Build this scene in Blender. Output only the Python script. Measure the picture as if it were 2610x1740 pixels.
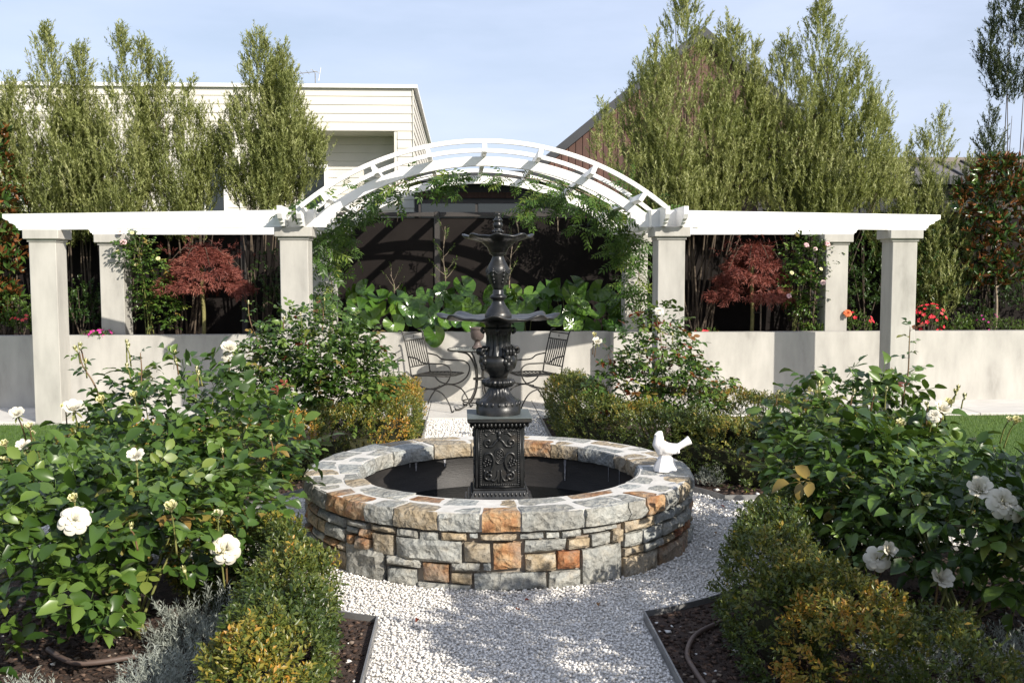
import bpy, math, random
import numpy as np
from mathutils import Vector, Matrix, noise
R = math.radians
rng = np.random.default_rng(7)
random.seed(7)
for o in list(bpy.data.objects):
    bpy.data.objects.remove(o)
S = bpy.context.scene
COL = S.collection

# ------------------------------------------------------------------ camera
F_PX, PITCH, YAW, ROLL = 2485.8, 0.0728, 0.0498, -0.0019
CAM = np.array([-0.2152, -6.0484, 1.63])
cd = bpy.data.cameras.new('camera')
cd.sensor_width = 36.0
cd.lens = 36.0 * F_PX / 2610.0
cd.clip_end = 600
cam = bpy.data.objects.new('camera', cd)
COL.objects.link(cam)
cam.location = CAM
cam.rotation_euler = (math.pi / 2 - PITCH, -ROLL, -YAW)
S.camera = cam
S.render.resolution_x, S.render.resolution_y = 1024, 682

# ------------------------------------------------------------------ light
SUN_T, SUN_EL = 0.85, R(30)            # shadows run (-SUN_T, 1) in plan
az = math.atan(SUN_T)                  # angle of the shadow direction to the left of +Y
ldir = Vector((-math.sin(az) * math.cos(SUN_EL), math.cos(az) * math.cos(SUN_EL), -math.sin(SUN_EL)))
sl = bpy.data.lights.new('sun', 'SUN')
sl.energy = 5.0
sl.angle = R(0.53)
sl.color = (1.0, 0.93, 0.83)
sun = bpy.data.objects.new('sun', sl)
COL.objects.link(sun)
sun.rotation_euler = ldir.to_track_quat('-Z', 'Y').to_euler()
sun.location = (6, -8, 9)
W = bpy.data.worlds.new('World')
S.world = W
W.use_nodes = True
wn, wl = W.node_tree.nodes, W.node_tree.links
wn.clear()
out = wn.new('ShaderNodeOutputWorld')
bg = wn.new('ShaderNodeBackground')
sky = wn.new('ShaderNodeTexSky')
sky.sky_type = 'NISHITA'
sky.sun_disc = False
sky.sun_elevation = SUN_EL
# direction towards the sun in plan is (sin az, -cos az): compass rotation from +Y, clockwise
sky.sun_rotation = math.atan2(math.sin(az), -math.cos(az))
sky.air_density = 1.15
sky.dust_density = 2.2
sky.ozone_density = 1.6
# thin high cloud veil, even over the whole sky
tc = wn.new('ShaderNodeTexCoord')
mp = wn.new('ShaderNodeMapping')
mp.inputs['Scale'].default_value = (1.2, 1.2, 5.0)
mp.inputs['Rotation'].default_value = (0.1, 0.25, 0.3)
nz = wn.new('ShaderNodeTexNoise')
nz.inputs['Scale'].default_value = 1.7
nz.inputs['Detail'].default_value = 7
nz.inputs['Roughness'].default_value = 0.55
cr = wn.new('ShaderNodeMapRange')
cr.inputs['From Min'].default_value = 0.35
cr.inputs['From Max'].default_value = 0.75
cr.inputs['To Min'].default_value = 0.45
cr.inputs['To Max'].default_value = 0.85
mx = wn.new('ShaderNodeMixRGB')
mx.inputs[2].default_value = (6.9, 7.7, 9.9, 1)
wl.new(tc.outputs['Generated'], mp.inputs[0])
wl.new(mp.outputs[0], nz.inputs['Vector'])
wl.new(nz.outputs['Fac'], cr.inputs['Value'])
wl.new(cr.outputs[0], mx.inputs[0])
wl.new(sky.outputs[0], mx.inputs[1])
wl.new(mx.outputs[0], bg.inputs['Color'])
bg.inputs['Strength'].default_value = 0.088
wl.new(bg.outputs[0], out.inputs[0])
S.view_settings.view_transform = 'Standard'
S.view_settings.look = 'None'
S.view_settings.gamma = 1
S.view_settings.use_curve_mapping = False
S.view_settings.exposure = 0.55
S.render.engine = 'CYCLES'
S.cycles.max_bounces = 8
S.cycles.transparent_max_bounces = 12

# ------------------------------------------------------------------ photo pixel -> place
K = 2610 / 2352.0
def ray(px, py):
    X, Y = px - 1305.0, py - 870.0
    c, s = math.cos(-ROLL), math.sin(-ROLL)
    X, Y = X * c - Y * s, X * s + Y * c
    c, s = math.cos(PITCH), math.sin(PITCH)
    fw, u = F_PX * c - Y * s, -F_PX * s - Y * c
    c, s = math.cos(YAW), math.sin(YAW)
    return np.array([X * c + fw * s, -X * s + fw * c, u])
def on_v(px, py, v):                    # the point at garden depth v
    d = ray(px, py); return CAM + d * (v - CAM[1]) / d[1]
def on_z(px, py, z=0.0):                # the point at height z
    d = ray(px, py); return CAM + d * (z - CAM[2]) / d[2]
def on_cyl(px, py, r):                  # the front of the round basin
    d = ray(px, py)
    a, b, c = d[0]**2 + d[1]**2, CAM[0] * d[0] + CAM[1] * d[1], CAM[0]**2 + CAM[1]**2 - r * r
    q = b * b - a * c
    if q < 0: q = 0.0
    p = CAM + d * ((-b - math.sqrt(q)) / a)
    return math.atan2(p[1], p[0]), p[2]

# ------------------------------------------------------------------ mesh helpers
def link(name, me, mat=None, parent=None, smooth=False):
    o = bpy.data.objects.new(name, me)
    COL.objects.link(o)
    if mat is not None and not me.materials:
        me.materials.append(mat)
    if smooth:
        me.polygons.foreach_set('use_smooth', np.ones(len(me.polygons), bool))
    if parent is not None:
        o.parent = parent
    return o
def tag(o, label=None, cat=None, group=None, kind=None):
    if label: o['label'] = label
    if cat: o['category'] = cat
    if group: o['group'] = group
    if kind: o['kind'] = kind
    return o
def thing(name, label, cat, loc=(0, 0, 0), rz=0.0, group=None):
    o = bpy.data.objects.new(name, None)
    o.empty_display_size = 0.1
    COL.objects.link(o)
    o.location = loc
    o.rotation_euler = (0, 0, rz)
    return tag(o, label, cat, group)
def npmesh(name, V, F, tint=None):
    V = np.asarray(V, np.float32); F = np.asarray(F, np.int32)
    me = bpy.data.meshes.new(name)
    k = F.shape[1]
    me.vertices.add(len(V)); me.vertices.foreach_set('co', V.ravel())
    me.loops.add(F.size); me.loops.foreach_set('vertex_index', F.ravel())
    me.polygons.add(len(F))
    me.polygons.foreach_set('loop_start', np.arange(0, F.size, k, dtype=np.int32))
    me.polygons.foreach_set('loop_total', np.full(len(F), k, np.int32))
    if tint is not None:
        a = me.attributes.new('tint', 'FLOAT', 'POINT')
        a.data.foreach_set('value', np.asarray(tint, np.float32))
    me.update(calc_edges=True)
    return me
class MB:
    def __init__(s): s.v = []; s.f = []
    def add(s, vs, fs):
        b = len(s.v); s.v += [tuple(p) for p in vs]; s.f += [tuple(i + b for i in f) for f in fs]
        return s
    def box(s, x0, x1, y0, y1, z0, z1, bevel=0.0):
        if bevel <= 0:
            return s.add([(x0,y0,z0),(x1,y0,z0),(x1,y1,z0),(x0,y1,z0),(x0,y0,z1),(x1,y0,z1),(x1,y1,z1),(x0,y1,z1)],
                     [(0,3,2,1),(4,5,6,7),(0,1,5,4),(1,2,6,5),(2,3,7,6),(3,0,4,7)])
        b = bevel
        def ring(xa, xb, ya, yb, z): return [(xa,ya,z),(xb,ya,z),(xb,yb,z),(xa,yb,z)]
        def oct(x0,x1,y0,y1,z): return [(x0+b,y0,z),(x1-b,y0,z),(x1,y0+b,z),(x1,y1-b,z),(x1-b,y1,z),(x0+b,y1,z),(x0,y1-b,z),(x0,y0+b,z)]
        vs = oct(x0+b*.9,x1-b*.9,y0+b*.9,y1-b*.9,z0)+oct(x0,x1,y0,y1,z0+b)+oct(x0,x1,y0,y1,z1-b)+oct(x0+b*.9,x1-b*.9,y0+b*.9,y1-b*.9,z1)
        fs = [tuple(range(7,-1,-1)), tuple(range(24,32))]
        for r in range(3):
            for i in range(8):
                j=(i+1)%8; fs.append((r*8+i,r*8+j,r*8+8+j,r*8+8+i))
        return s.add(vs, fs)
    def tube(s, pts, rad, n=8, cap=True):
        pts = [Vector(p) for p in pts]
        m = len(pts)
        if not hasattr(rad, '__len__'): rad = [rad] * m
        t0 = (pts[1] - pts[0]).normalized()
        nrm = t0.orthogonal().normalized()
        vs = []
        for i, p in enumerate(pts):
            t = (pts[min(i+1,m-1)] - pts[max(i-1,0)])
            t = t.normalized() if t.length > 1e-9 else t0
            nrm = (nrm - t * nrm.dot(t))
            nrm = nrm.normalized() if nrm.length > 1e-6 else t.orthogonal().normalized()
            b = t.cross(nrm)
            for k in range(n):
                a = 2 * math.pi * k / n
                vs.append(p + (nrm * math.cos(a) + b * math.sin(a)) * rad[i])
        fs = []
        for i in range(m - 1):
            for k in range(n):
                j = (k + 1) % n
                fs.append((i*n+k, i*n+j, (i+1)*n+j, (i+1)*n+k))
        if cap:
            fs.append(tuple(range(n-1,-1,-1))); fs.append(tuple((m-1)*n + k for k in range(n)))
        return s.add(vs, fs)
    def lathe(s, prof, n=40, mod=None, c=(0,0,0), close=True):
        vs = []; m = len(prof)
        for i, (r, z) in enumerate(prof):
            for k in range(n):
                a = 2*math.pi*k/n
                rr, zz = (r, z) if mod is None else mod(i, r, z, a)
                vs.append((c[0]+rr*math.cos(a), c[1]+rr*math.sin(a), c[2]+zz))
        fs = []
        for i in range(m-1):
            for k in range(n):
                j=(k+1)%n; fs.append((i*n+k,i*n+j,(i+1)*n+j,(i+1)*n+k))
        if close:
            fs.append(tuple(range(n-1,-1,-1))); fs.append(tuple((m-1)*n+k for k in range(n)))
        return s.add(vs, fs)
    def prism(s, poly, axis, a0, a1):
        # poly in the two other axes, extruded along axis from a0 to a1
        n = len(poly)
        def P(q, a):
            return {'x': (a, q[0], q[1]), 'y': (q[0], a, q[1]), 'z': (q[0], q[1], a)}[axis]
        vs = [P(q, a0) for q in poly] + [P(q, a1) for q in poly]
        fs = [tuple(range(n)), tuple(range(2*n-1, n-1, -1))]
        for i in range(n):
            j = (i+1) % n; fs.append((i, n+i, n+j, j))
        return s.add(vs, fs)
    def ball(s, c, r, n=8, m=6, sc=(1,1,1)):
        prof = [(max(1e-4, r*math.sin(math.pi*i/m)), -r*math.cos(math.pi*i/m)) for i in range(m+1)]
        b = len(s.v); s.lathe(prof, n, close=False)
        for i in range(b, len(s.v)):
            p = s.v[i]; s.v[i] = (c[0]+p[0]*sc[0], c[1]+p[1]*sc[1], c[2]+p[2]*sc[2])
        return s
    def mesh(s, name):
        me = bpy.data.meshes.new(name); me.from_pydata(s.v, [], s.f); me.update()
        return me
    def build(s, name, mat=None, parent=None, smooth=False, auto=None):
        me = s.mesh(name)
        import bmesh
        bm = bmesh.new(); bm.from_mesh(me); bmesh.ops.recalc_face_normals(bm, faces=bm.faces); 
        if auto:
            for e in bm.edges:
                if len(e.link_faces) == 2 and e.calc_face_angle(0) > R(auto): e.smooth = False
            for f in bm.faces: f.smooth = True
        bm.to_mesh(me); bm.free()
        return link(name, me, mat, parent, smooth)
def arc(n, f): return [f(i / (n - 1)) for i in range(n)]
def bez(p0, p1, p2, p3, n=10):
    p0, p1, p2, p3 = (np.array(p, float) for p in (p0, p1, p2, p3))
    return [tuple((1-t)**3*p0+3*(1-t)**2*t*p1+3*(1-t)*t*t*p2+t**3*p3) for t in np.linspace(0, 1, n)]
def smooth_path(pts, n=6):
    pts = [np.array(p, float) for p in pts]; o = []
    for i in range(len(pts)-1):
        p0, p1, p2, p3 = pts[max(i-1,0)], pts[i], pts[i+1], pts[min(i+2,len(pts)-1)]
        for t in np.linspace(0, 1, n, endpoint=False):
            o.append(tuple(.5*((2*p1)+(-p0+p2)*t+(2*p0-5*p1+4*p2-p3)*t*t+(-p0+3*p1-3*p2+p3)*t**3)))
    o.append(tuple(pts[-1])); return o

# ------------------------------------------------------------------ materials
def srgb(r, g, b):
    f = lambda c: (c/255/12.92) if c/255 <= .04045 else ((c/255+.055)/1.055)**2.4
    return (f(r), f(g), f(b), 1)
def nodes(name):
    m = bpy.data.materials.new(name); m.use_nodes = True
    t = m.node_tree; b = t.nodes['Principled BSDF']
    return m, t.nodes, t.links, b
def ramp(n, stops):
    r = n.new('ShaderNodeValToRGB'); e = r.color_ramp.elements
    while len(e) < len(stops): e.new(.5)
    for q, (p, c) in zip(e, stops):
        q.position = p; q.color = c if len(c) == 4 else (*c, 1)
    return r
def noise_tex(n, l, scale, detail=4, rough=.55, coord='Object', vec=None):
    t = n.new('ShaderNodeTexNoise'); t.inputs['Scale'].default_value = scale
    t.inputs['Detail'].default_value = detail; t.inputs['Roughness'].default_value = rough
    if vec is None:
        c = n.new('ShaderNodeTexCoord'); vec = c.outputs[coord]
    l.new(vec, t.inputs['Vector']); return t
def surf(name, stops, scale=4, rough=.7, bump=.0, bscale=40, detail=6, metal=0.0, spec=.5, rnd=0.0, world=False, bdist=.01, stretch=None):
    """a base colour that wanders between the stops with noise, plus fine relief"""
    m, n, l, b = nodes(name)
    if world:
        g = n.new('ShaderNodeNewGeometry'); vec = g.outputs['Position']
    else:
        c = n.new('ShaderNodeTexCoord'); vec = c.outputs['Object']
    if stretch:
        q = n.new('ShaderNodeMapping'); q.inputs['Scale'].default_value = stretch; l.new(vec, q.inputs[0]); vec = q.outputs[0]
    t = noise_tex(n, l, scale, detail, .6, vec=vec)
    r = ramp(n, stops); l.new(t.outputs['Fac'], r.inputs[0])
    colo = r.outputs[0]
    if rnd:
        oi = n.new('ShaderNodeObjectInfo'); mr = n.new('ShaderNodeMapRange')
        mr.inputs['To Min'].default_value = 1 - rnd; mr.inputs['To Max'].default_value = 1 + rnd
        l.new(oi.outputs['Random'], mr.inputs['Value'])
        hv = n.new('ShaderNodeHueSaturation'); l.new(mr.outputs[0], hv.inputs['Value']); l.new(colo, hv.inputs['Color']); colo = hv.outputs[0]
    l.new(colo, b.inputs['Base Color'])
    b.inputs['Roughness'].default_value = rough; b.inputs['Metallic'].default_value = metal
    b.inputs['Specular IOR Level'].default_value = spec
    if bump:
        t2 = noise_tex(n, l, bscale, 8, .65, vec=vec)
        bp = n.new('ShaderNodeBump'); bp.inputs['Strength'].default_value = bump; bp.inputs['Distance'].default_value = bdist
        l.new(t2.outputs['Fac'], bp.inputs['Height']); l.new(bp.outputs[0], b.inputs['Normal'])
    return m
def leafmat(name, stops, rough=.4, trans=.22, tcol=(.25, .38, .04), src='tint', spec=.32, back=None, veins=False):
    """leaf: colour by its own tint, light shining through a little"""
    m, n, l, b = nodes(name)
    if src == 'tint':
        a = n.new('ShaderNodeAttribute'); a.attribute_name = 'tint'; v = a.outputs['Fac']
    else:
        a = n.new('ShaderNodeObjectInfo'); v = a.outputs['Random']
    r = ramp(n, stops); l.new(v, r.inputs[0]); c = r.outputs[0]
    if back:
        g = n.new('ShaderNodeNewGeometry'); mb = n.new('ShaderNodeMixRGB'); mb.inputs[2].default_value = (*back, 1)
        l.new(g.outputs['Backfacing'], mb.inputs[0]); l.new(c, mb.inputs[1]); c = mb.outputs[0]
    l.new(c, b.inputs['Base Color']); b.inputs['Roughness'].default_value = rough
    b.inputs['Specular IOR Level'].default_value = spec
    if trans:
        tr = n.new('ShaderNodeBsdfTranslucent'); mc = n.new('ShaderNodeMixRGB'); mc.inputs[0].default_value = .55
        mc.inputs[2].default_value = (*tcol, 1); l.new(c, mc.inputs[1]); l.new(mc.outputs[0], tr.inputs[0])
        ms = n.new('ShaderNodeMixShader'); ms.inputs[0].default_value = trans
        l.new(b.outputs[0], ms.inputs[1]); l.new(tr.outputs[0], ms.inputs[2])
        l.new(ms.outputs[0], n['Material Output'].inputs['Surface'])
    return m
M = {}
M['white'] = surf('white_paint', [(.22, (.66,.65,.62)), (.4, (.77,.76,.735)), (.7, (.82,.81,.79))], 5, .5, .12, 60, 9, stretch=(1,1,2.2), bdist=.004)
M['concrete'] = surf('concrete', [(.25, (.27,.26,.235)), (.42, (.365,.352,.32)), (.6, (.425,.41,.372)), (.8, (.475,.458,.418))], 3.2, .88, .2, 90, 8, world=True, stretch=(1.5,1.5,.45), bdist=.004, spec=.25)
M['paver'] = surf('paver', [(.3, (.46,.44,.405)), (.7, (.56,.54,.50))], 2.5, .8, .08, 120, world=True, rnd=.05, bdist=.003)
M['iron'] = surf('fountain_iron', [(.30, (.010,.0102,.0105)), (.46, (.020,.021,.0215)), (.58, (.034,.034,.033)), (.68, (.050,.042,.034)), (.82, (.10,.108,.105))], 9, .33, .25, 45, metal=.35, spec=.5, bdist=.004)
M['wire'] = surf('dark_wire', [(.3, (.025,.024,.022)), (.7, (.05,.047,.042))], 20, .45, metal=.5)
M['liner'] = surf('basin_liner', [(.3, (.012,.0115,.011)), (.7, (.030,.027,.025))], 3, .5, .25, 30, stretch=(1,1,4), spec=.3)
M['fence'] = surf('fence_panel', [(.3, (.0115,.0094,.0088)), (.7, (.0175,.0145,.0132))], 2, .7, .05, 80, spec=.08)
M['fence_post'] = surf('fence_post', [(.3, (.030,.026,.024)), (.7, (.045,.039,.036))], 4, .5)
M['soil'] = surf('soil', [(.25, (.022,.013,.009)), (.5, (.055,.033,.023)), (.75, (.12,.078,.056))], 30, .95, .9, 60, world=True, bdist=.03)
M['lawn'] = surf('lawn', [(.3, (.050,.100,.012)), (.7, (.085,.150,.022))], 9, .9, .5, 160, world=True, bdist=.02)
M['gravel_base'] = surf('gravel_base', [(.3, (.40,.38,.345)), (.5, (.60,.575,.535)), (.8, (.72,.695,.655))], 90, .9, .8, 90, world=True, bdist=.02)
M['mortar'] = surf('mortar', [(.3, (.20,.165,.13)), (.7, (.30,.255,.205))], 20, .95, .5, 80)
M['grout'] = surf('grout', [(.3, (.46,.44,.40)), (.7, (.60,.58,.535))], 15, .95, .3, 120)
def stonemat(name, a, b, c, d):
    m = surf(name, [(.30, a), (.44, b), (.56, c), (.72, d)], 11, .82, .9, 26, 8, rnd=.17, bdist=.022)
    n, l = m.node_tree.nodes, m.node_tree.links
    bs = n['Principled BSDF']; src = bs.inputs['Base Color'].links[0].from_socket
    c = n.new('ShaderNodeTexCoord'); oi = n.new('ShaderNodeObjectInfo'); va = n.new('ShaderNodeVectorMath'); va.operation = 'ADD'
    l.new(c.outputs['Object'], va.inputs[0]); l.new(oi.outputs['Random'], va.inputs[1])
    # grey and brown weathering in patches, fine dark grain, chiselled facets
    t1 = noise_tex(n, l, 5.5, 5, .6, vec=va.outputs[0]); r1 = ramp(n, [(.46, (0,0,0)), (.62, (1,1,1))]); l.new(t1.outputs['Fac'], r1.inputs[0])
    k1 = n.new('ShaderNodeMath'); k1.operation = 'MULTIPLY'; k1.inputs[1].default_value = .62; l.new(r1.outputs[0], k1.inputs[0])
    m1 = n.new('ShaderNodeMixRGB'); m1.inputs[2].default_value = (.27,.255,.215,1); l.new(k1.outputs[0], m1.inputs[0]); l.new(src, m1.inputs[1])
    t2 = noise_tex(n, l, 60, 6, .7, vec=va.outputs[0]); r2 = ramp(n, [(.35, (.62,.62,.62)), (.6, (1.06,1.06,1.06))]); l.new(t2.outputs['Fac'], r2.inputs[0])
    m2 = n.new('ShaderNodeMixRGB'); m2.blend_type = 'MULTIPLY'; m2.inputs[0].default_value = .8; l.new(m1.outputs[0], m2.inputs[1]); l.new(r2.outputs[0], m2.inputs[2])
    l.new(m2.outputs[0], bs.inputs['Base Color'])
    vo = n.new('ShaderNodeTexVoronoi'); vo.inputs['Scale'].default_value = 24; wv = noise_tex(n, l, 9, 3, vec=va.outputs[0]); vm = n.new('ShaderNodeVectorMath'); vm.operation = 'ADD'
    sc_ = n.new('ShaderNodeVectorMath'); sc_.operation = 'SCALE'; sc_.inputs[3].default_value = .09; l.new(wv.outputs['Color'], sc_.inputs[0]); l.new(va.outputs[0], vm.inputs[0]); l.new(sc_.outputs[0], vm.inputs[1]); l.new(vm.outputs[0], vo.inputs['Vector'])
    b0 = [q for q in n if q.type == 'BUMP'][0]; b1 = n.new('ShaderNodeBump'); b1.inputs['Strength'].default_value = .75; b1.inputs['Distance'].default_value = .02
    l.new(vo.outputs['Distance'], b1.inputs['Height']); l.new(b0.outputs[0], b1.inputs['Normal']); l.new(b1.outputs[0], bs.inputs['Normal'])
    return m
M['st_grey'] = stonemat('stone_grey', (.20,.205,.19), (.29,.295,.27), (.36,.36,.325), (.40,.365,.29))
M['st_blue'] = stonemat('stone_blue_grey', (.19,.205,.205), (.275,.29,.28), (.33,.34,.32), (.38,.37,.33))
M['st_tan'] = stonemat('stone_tan', (.24,.185,.115), (.335,.26,.16), (.41,.335,.23), (.34,.325,.27))
M['st_orange'] = stonemat('stone_orange', (.20,.09,.038), (.30,.145,.058), (.37,.235,.12), (.30,.235,.165))
M['st_rust'] = stonemat('stone_rust', (.10,.032,.014), (.21,.075,.03), (.29,.12,.045), (.30,.19,.11))
M['steel'] = surf('edging_steel', [(.3, (.20,.20,.20)), (.7, (.32,.32,.31))], 12, .5, metal=.6)
M['board_white'] = surf('weatherboard_paint', [(.3, (.58,.555,.48)), (.7, (.63,.60,.525))], 2, .6, .03, 50)
M['cedar'] = surf('cedar_board', [(.25, (.050,.022,.015)), (.5, (.085,.038,.026)), (.8, (.12,.055,.037))], 2.5, .7, .1, 60, rnd=.25, stretch=(6,6,.6))
M['roof_dark'] = surf('roof_metal', [(.3, (.035,.037,.040)), (.7, (.05,.052,.056))], 2, .45, metal=.3)
M['roof_brown'] = surf('roof_seam', [(.3, (.13,.115,.10)), (.7, (.17,.15,.135))], 2, .5, metal=.2)
M['dark_wall'] = surf('dark_cladding', [(.3, (.010,.010,.011)), (.7, (.02,.019,.019))], 3, .5)
M['bark'] = surf('bark', [(.3, (.035,.025,.018)), (.7, (.10,.074,.05))], 20, .9, .5, 60)
M['bark_pale'] = surf('bark_pale', [(.3, (.16,.12,.085)), (.7, (.30,.245,.18))], 20, .9, .4, 60)
M['bark_green'] = surf('bark_green', [(.3, (.12,.11,.035)), (.7, (.24,.22,.08))], 18, .8, .3, 60)
M['cane'] = surf('rose_cane', [(.3, (.10,.13,.03)), (.6, (.20,.20,.06)), (.8, (.19,.11,.06))], 8, .6)
M['cane_red'] = surf('young_cane', [(.3, (.11,.05,.028)), (.7, (.17,.12,.05))], 8, .55)
M['terracotta'] = surf('urn_bronze', [(.3, (.06,.045,.04)), (.7, (.12,.09,.08))], 9, .5, .2, 60)
M['ceramic'] = surf('dove_plaster', [(.3, (.78,.75,.72)), (.7, (.84,.82,.79))], 6, .5, .06, 60)
M['hose'] = surf('brown_hose', [(.3, (.075,.05,.04)), (.7, (.12,.085,.07))], 9, .6)
def glassmat(name, col, rough=.03):
    m, n, l, b = nodes(name); b.inputs['Base Color'].default_value = (*col, 1); b.inputs['Roughness'].default_value = rough
    b.inputs['Specular IOR Level'].default_value = .6; return m
M['window'] = glassmat('window_glass', (.02, .025, .027))
m, n, l, b = nodes('pool_water'); b.inputs['Base Color'].default_value = (.004, .005, .005, 1); b.inputs['Roughness'].default_value = .015
t = noise_tex(n, l, 5, 3); bp = n.new('ShaderNodeBump'); bp.inputs['Strength'].default_value = .03; l.new(t.outputs['Fac'], bp.inputs['Height']); l.new(bp.outputs[0], b.inputs['Normal'])
M['water'] = m
m, n, l, b = nodes('table_glass'); b.inputs['Base Color'].default_value = (.75, .8, .77, 1); b.inputs['Roughness'].default_value = .05; b.inputs['Transmission Weight'].default_value = .85
M['tglass'] = m
# ================================================================== THE SETTING
def sheet(name, poly, z, mat, kind='structure'):
    o = MB().add([(x, y, z) for x, y in poly], [tuple(range(len(poly)))]).build(name, mat)
    return tag(o, kind=kind)
sheet('ground', [(-250,-120),(250,-120),(250,400),(-250,400)], -0.03, M['lawn'])
sheet('lawn', [(-14,-7),(-3.02,-7),(-3.02,4.5),(-14,4.5)], -0.004, M['lawn'])
sheet('lawn', [(3.02,-7),(14,-7),(14,4.56),(3.02,4.56)], -0.004, M['lawn'])
RB, PW, PS = 1.75, 0.62, 0.66            # ring of beds, half widths of the paths
def bed_poly(su, sv):
    a0, a1 = math.acos(PW / RB), math.asin(PS / RB)
    arcp = [(RB*math.cos(a), RB*math.sin(a)) for a in np.linspace(a0, a1, 14)]
    far = 4.5 if sv > 0 else 5.2
    p = [(PW, far)] + arcp + [(3.0, PS), (3.0, far)]
    p = [(su*x, sv*y) for x, y in p]
    return p if su*sv < 0 else p[::-1]
sheet('gravel_path', [(-3.0,-5.2),(3.0,-5.2),(3.0,4.54),(-3.0,4.54)], 0.0, M['gravel_base'])
bn = {(-1,-1): 'round the bed of the large white rose',
      (1,-1): 'round the shaded bed with the brown hose',
      (-1,1): 'round the bed with the orange tinged box hedge',
      (1,1): 'round the bed of box behind the dove'}
for (su, sv), where in bn.items():
    p = bed_poly(su, sv)
    sheet('garden_bed', p, 0.016, M['soil'])
    q = [(x, y) for x, y in p]
    if su*sv >= 0: q = q[::-1]
    line = q[:16]                       # the sides along the path and the fountain
    mb = MB(); t = .004
    n_ = len(line); nor = []
    for i in range(n_):
        a, b_ = Vector(line[max(i-1,0)]), Vector(line[min(i+1,n_-1)])
        d = (b_-a).normalized(); nor.append(Vector((-d.y, d.x)))
    vs = []
    for (x, y), w in zip(line, nor):
        for sgn, z in ((-1,-.02),(1,-.02),(1,.045),(-1,.045)): vs.append((x+w.x*t*sgn, y+w.y*t*sgn, z))
    fs = [(0,1,2,3), tuple(4*(n_-1)+k for k in (3,2,1,0))]
    for i in range(n_-1):
        for k in range(4): fs.append((4*i+k, 4*i+4+k, 4*i+4+(k+1)%4, 4*i+(k+1)%4))
    tag(mb.add(vs, fs).build('bed_edging', M['steel']), 'thin grey metal edging strip ' + where, 'edging', 'metal bed edgings')

# pavement of pale slabs along the wall
pv = sheet('pavement', [(-12,4.545),(12,4.545),(12,6.2),(-12,6.2)], -0.002, M['mortar'])
for i in range(-8, 9):
    for j, (v0, v1) in enumerate(((4.55, 5.12), (5.128, 5.98))):
        MB().box(i*1.24-.616, i*1.24+.616, v0, v1, -.03, .022, .004).build('paving_slab', M['paver'], pv)

# low concrete retaining wall with a recess in the middle, and the raised soil behind
wl_ = [(-13,5.66),(-1.6,5.66),(-1.6,5.95),(1.6,5.95),(1.6,5.66),(13,5.66),(13,5.82),(1.76,5.82),(1.76,6.11),(-1.76,6.11),(-1.76,5.82),(-13,5.82)]
tag(MB().prism(wl_, 'z', -.05, .872).build('retaining_wall', M['concrete']), 'long low smooth concrete wall holding back the raised planting behind the bistro set', 'wall')
sheet('planter_soil', [(-13,5.8),(-1.7,5.8),(-1.7,6.08),(1.7,6.08),(1.7,5.8),(13,5.8),(13,7.05),(-13,7.05)], .80, M['soil'])

# ------------------------------------------------------------------ pergola
pg = thing('pergola', 'white timber pergola with a curved arch and two wings on grey concrete columns', 'pergola', (0, 4.9, 0))
def pbuild(mb, name, mat, parent=None, **k):
    mb.v = [(x, y - 4.9, z) for x, y, z in mb.v]
    return mb.build(name, mat, parent or pg, **k)
cw = .14
for (u, v) in ((-1.909,3.854),(1.909,3.854),(-4.66,4.542),(4.66,4.542),(-1.909,5.88),(1.909,5.88),(-4.42,5.88),(4.42,5.88)):
    c_ = pbuild(MB().box(u-cw, u+cw, v, v+.28, -.02, 1.955, .006), 'column', M['concrete'])
    o_ = MB(); a, b_ = cw+.012, cw+.045
    o_.box(u-a, u+a, v+.14-a, v+.14+a, 1.94, 1.972)
    o_.box(u-b_, u+b_, v+.14-b_, v+.14+b_, 1.968, 2.068, .006)
    pbuild(o_, 'column_cap', M['concrete'], c_)
def wing(p0, p1, z0, z1, th, name='beam'):
    """beam from p0 (inner) to p1 (outer end) whose outer end is cut in steps"""
    p0, p1 = Vector(p0), Vector(p1); d = (p1-p0); L = d.length; d.normalize(); nr = Vector((-d.y, d.x))
    h = z1 - z0
    prof = [(0,z0),(L-.19,z0),(L-.19,z0+.018),(L-.168,z0+.022),(L-.155,z0+.05),(L-.12,z0+.068),(L-.085,z0+.075),(L-.07,z0+.1),(L-.03,z0+.112),(L,z0+.13),(L,z1),(0,z1)]
    vs = [(*(p0+d*s-nr*th/2), z) for s, z in prof] + [(*(p0+d*s+nr*th/2), z) for s, z in prof]
    n = len(prof); fs = [tuple(range(n)), tuple(range(2*n-1,n-1,-1))]
    for i in range(n): j=(i+1)%n; fs.append((i,n+i,n+j,j))
    return pbuild(MB().add(vs, fs), name, M['white'])
for s in (-1, 1):
    d = Vector((s*(4.66-1.909), .688)).normalized()
    e = Vector((s*4.66, 4.66)) + d*.50
    wing((s*1.70, 3.925), e, 2.0685, 2.242, .07)
    wing((s*1.70, 6.02), (s*4.86, 6.02), 2.0685, 2.242, .07)
# cross beams standing over the inner columns, front to rear
for u in (-2.0, -1.815, 1.815, 2.0):
    for y0, y1 in ((3.60, 6.35),):
        prof = [(y0,2.185),(y0,2.262),(y1,2.262),(y1,2.185),(y1-.03,2.16),(y1-.06,2.125),(y1-.1,2.10),(y1-.14,2.071),(y0+.14,2.071),(y0+.13,2.10),(y0+.09,2.105),(y0+.08,2.13),(y0+.03,2.14)]
        pbuild(MB().prism(prof, 'x', u-.022, u+.022), 'cross_beam', M['white'])
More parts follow.
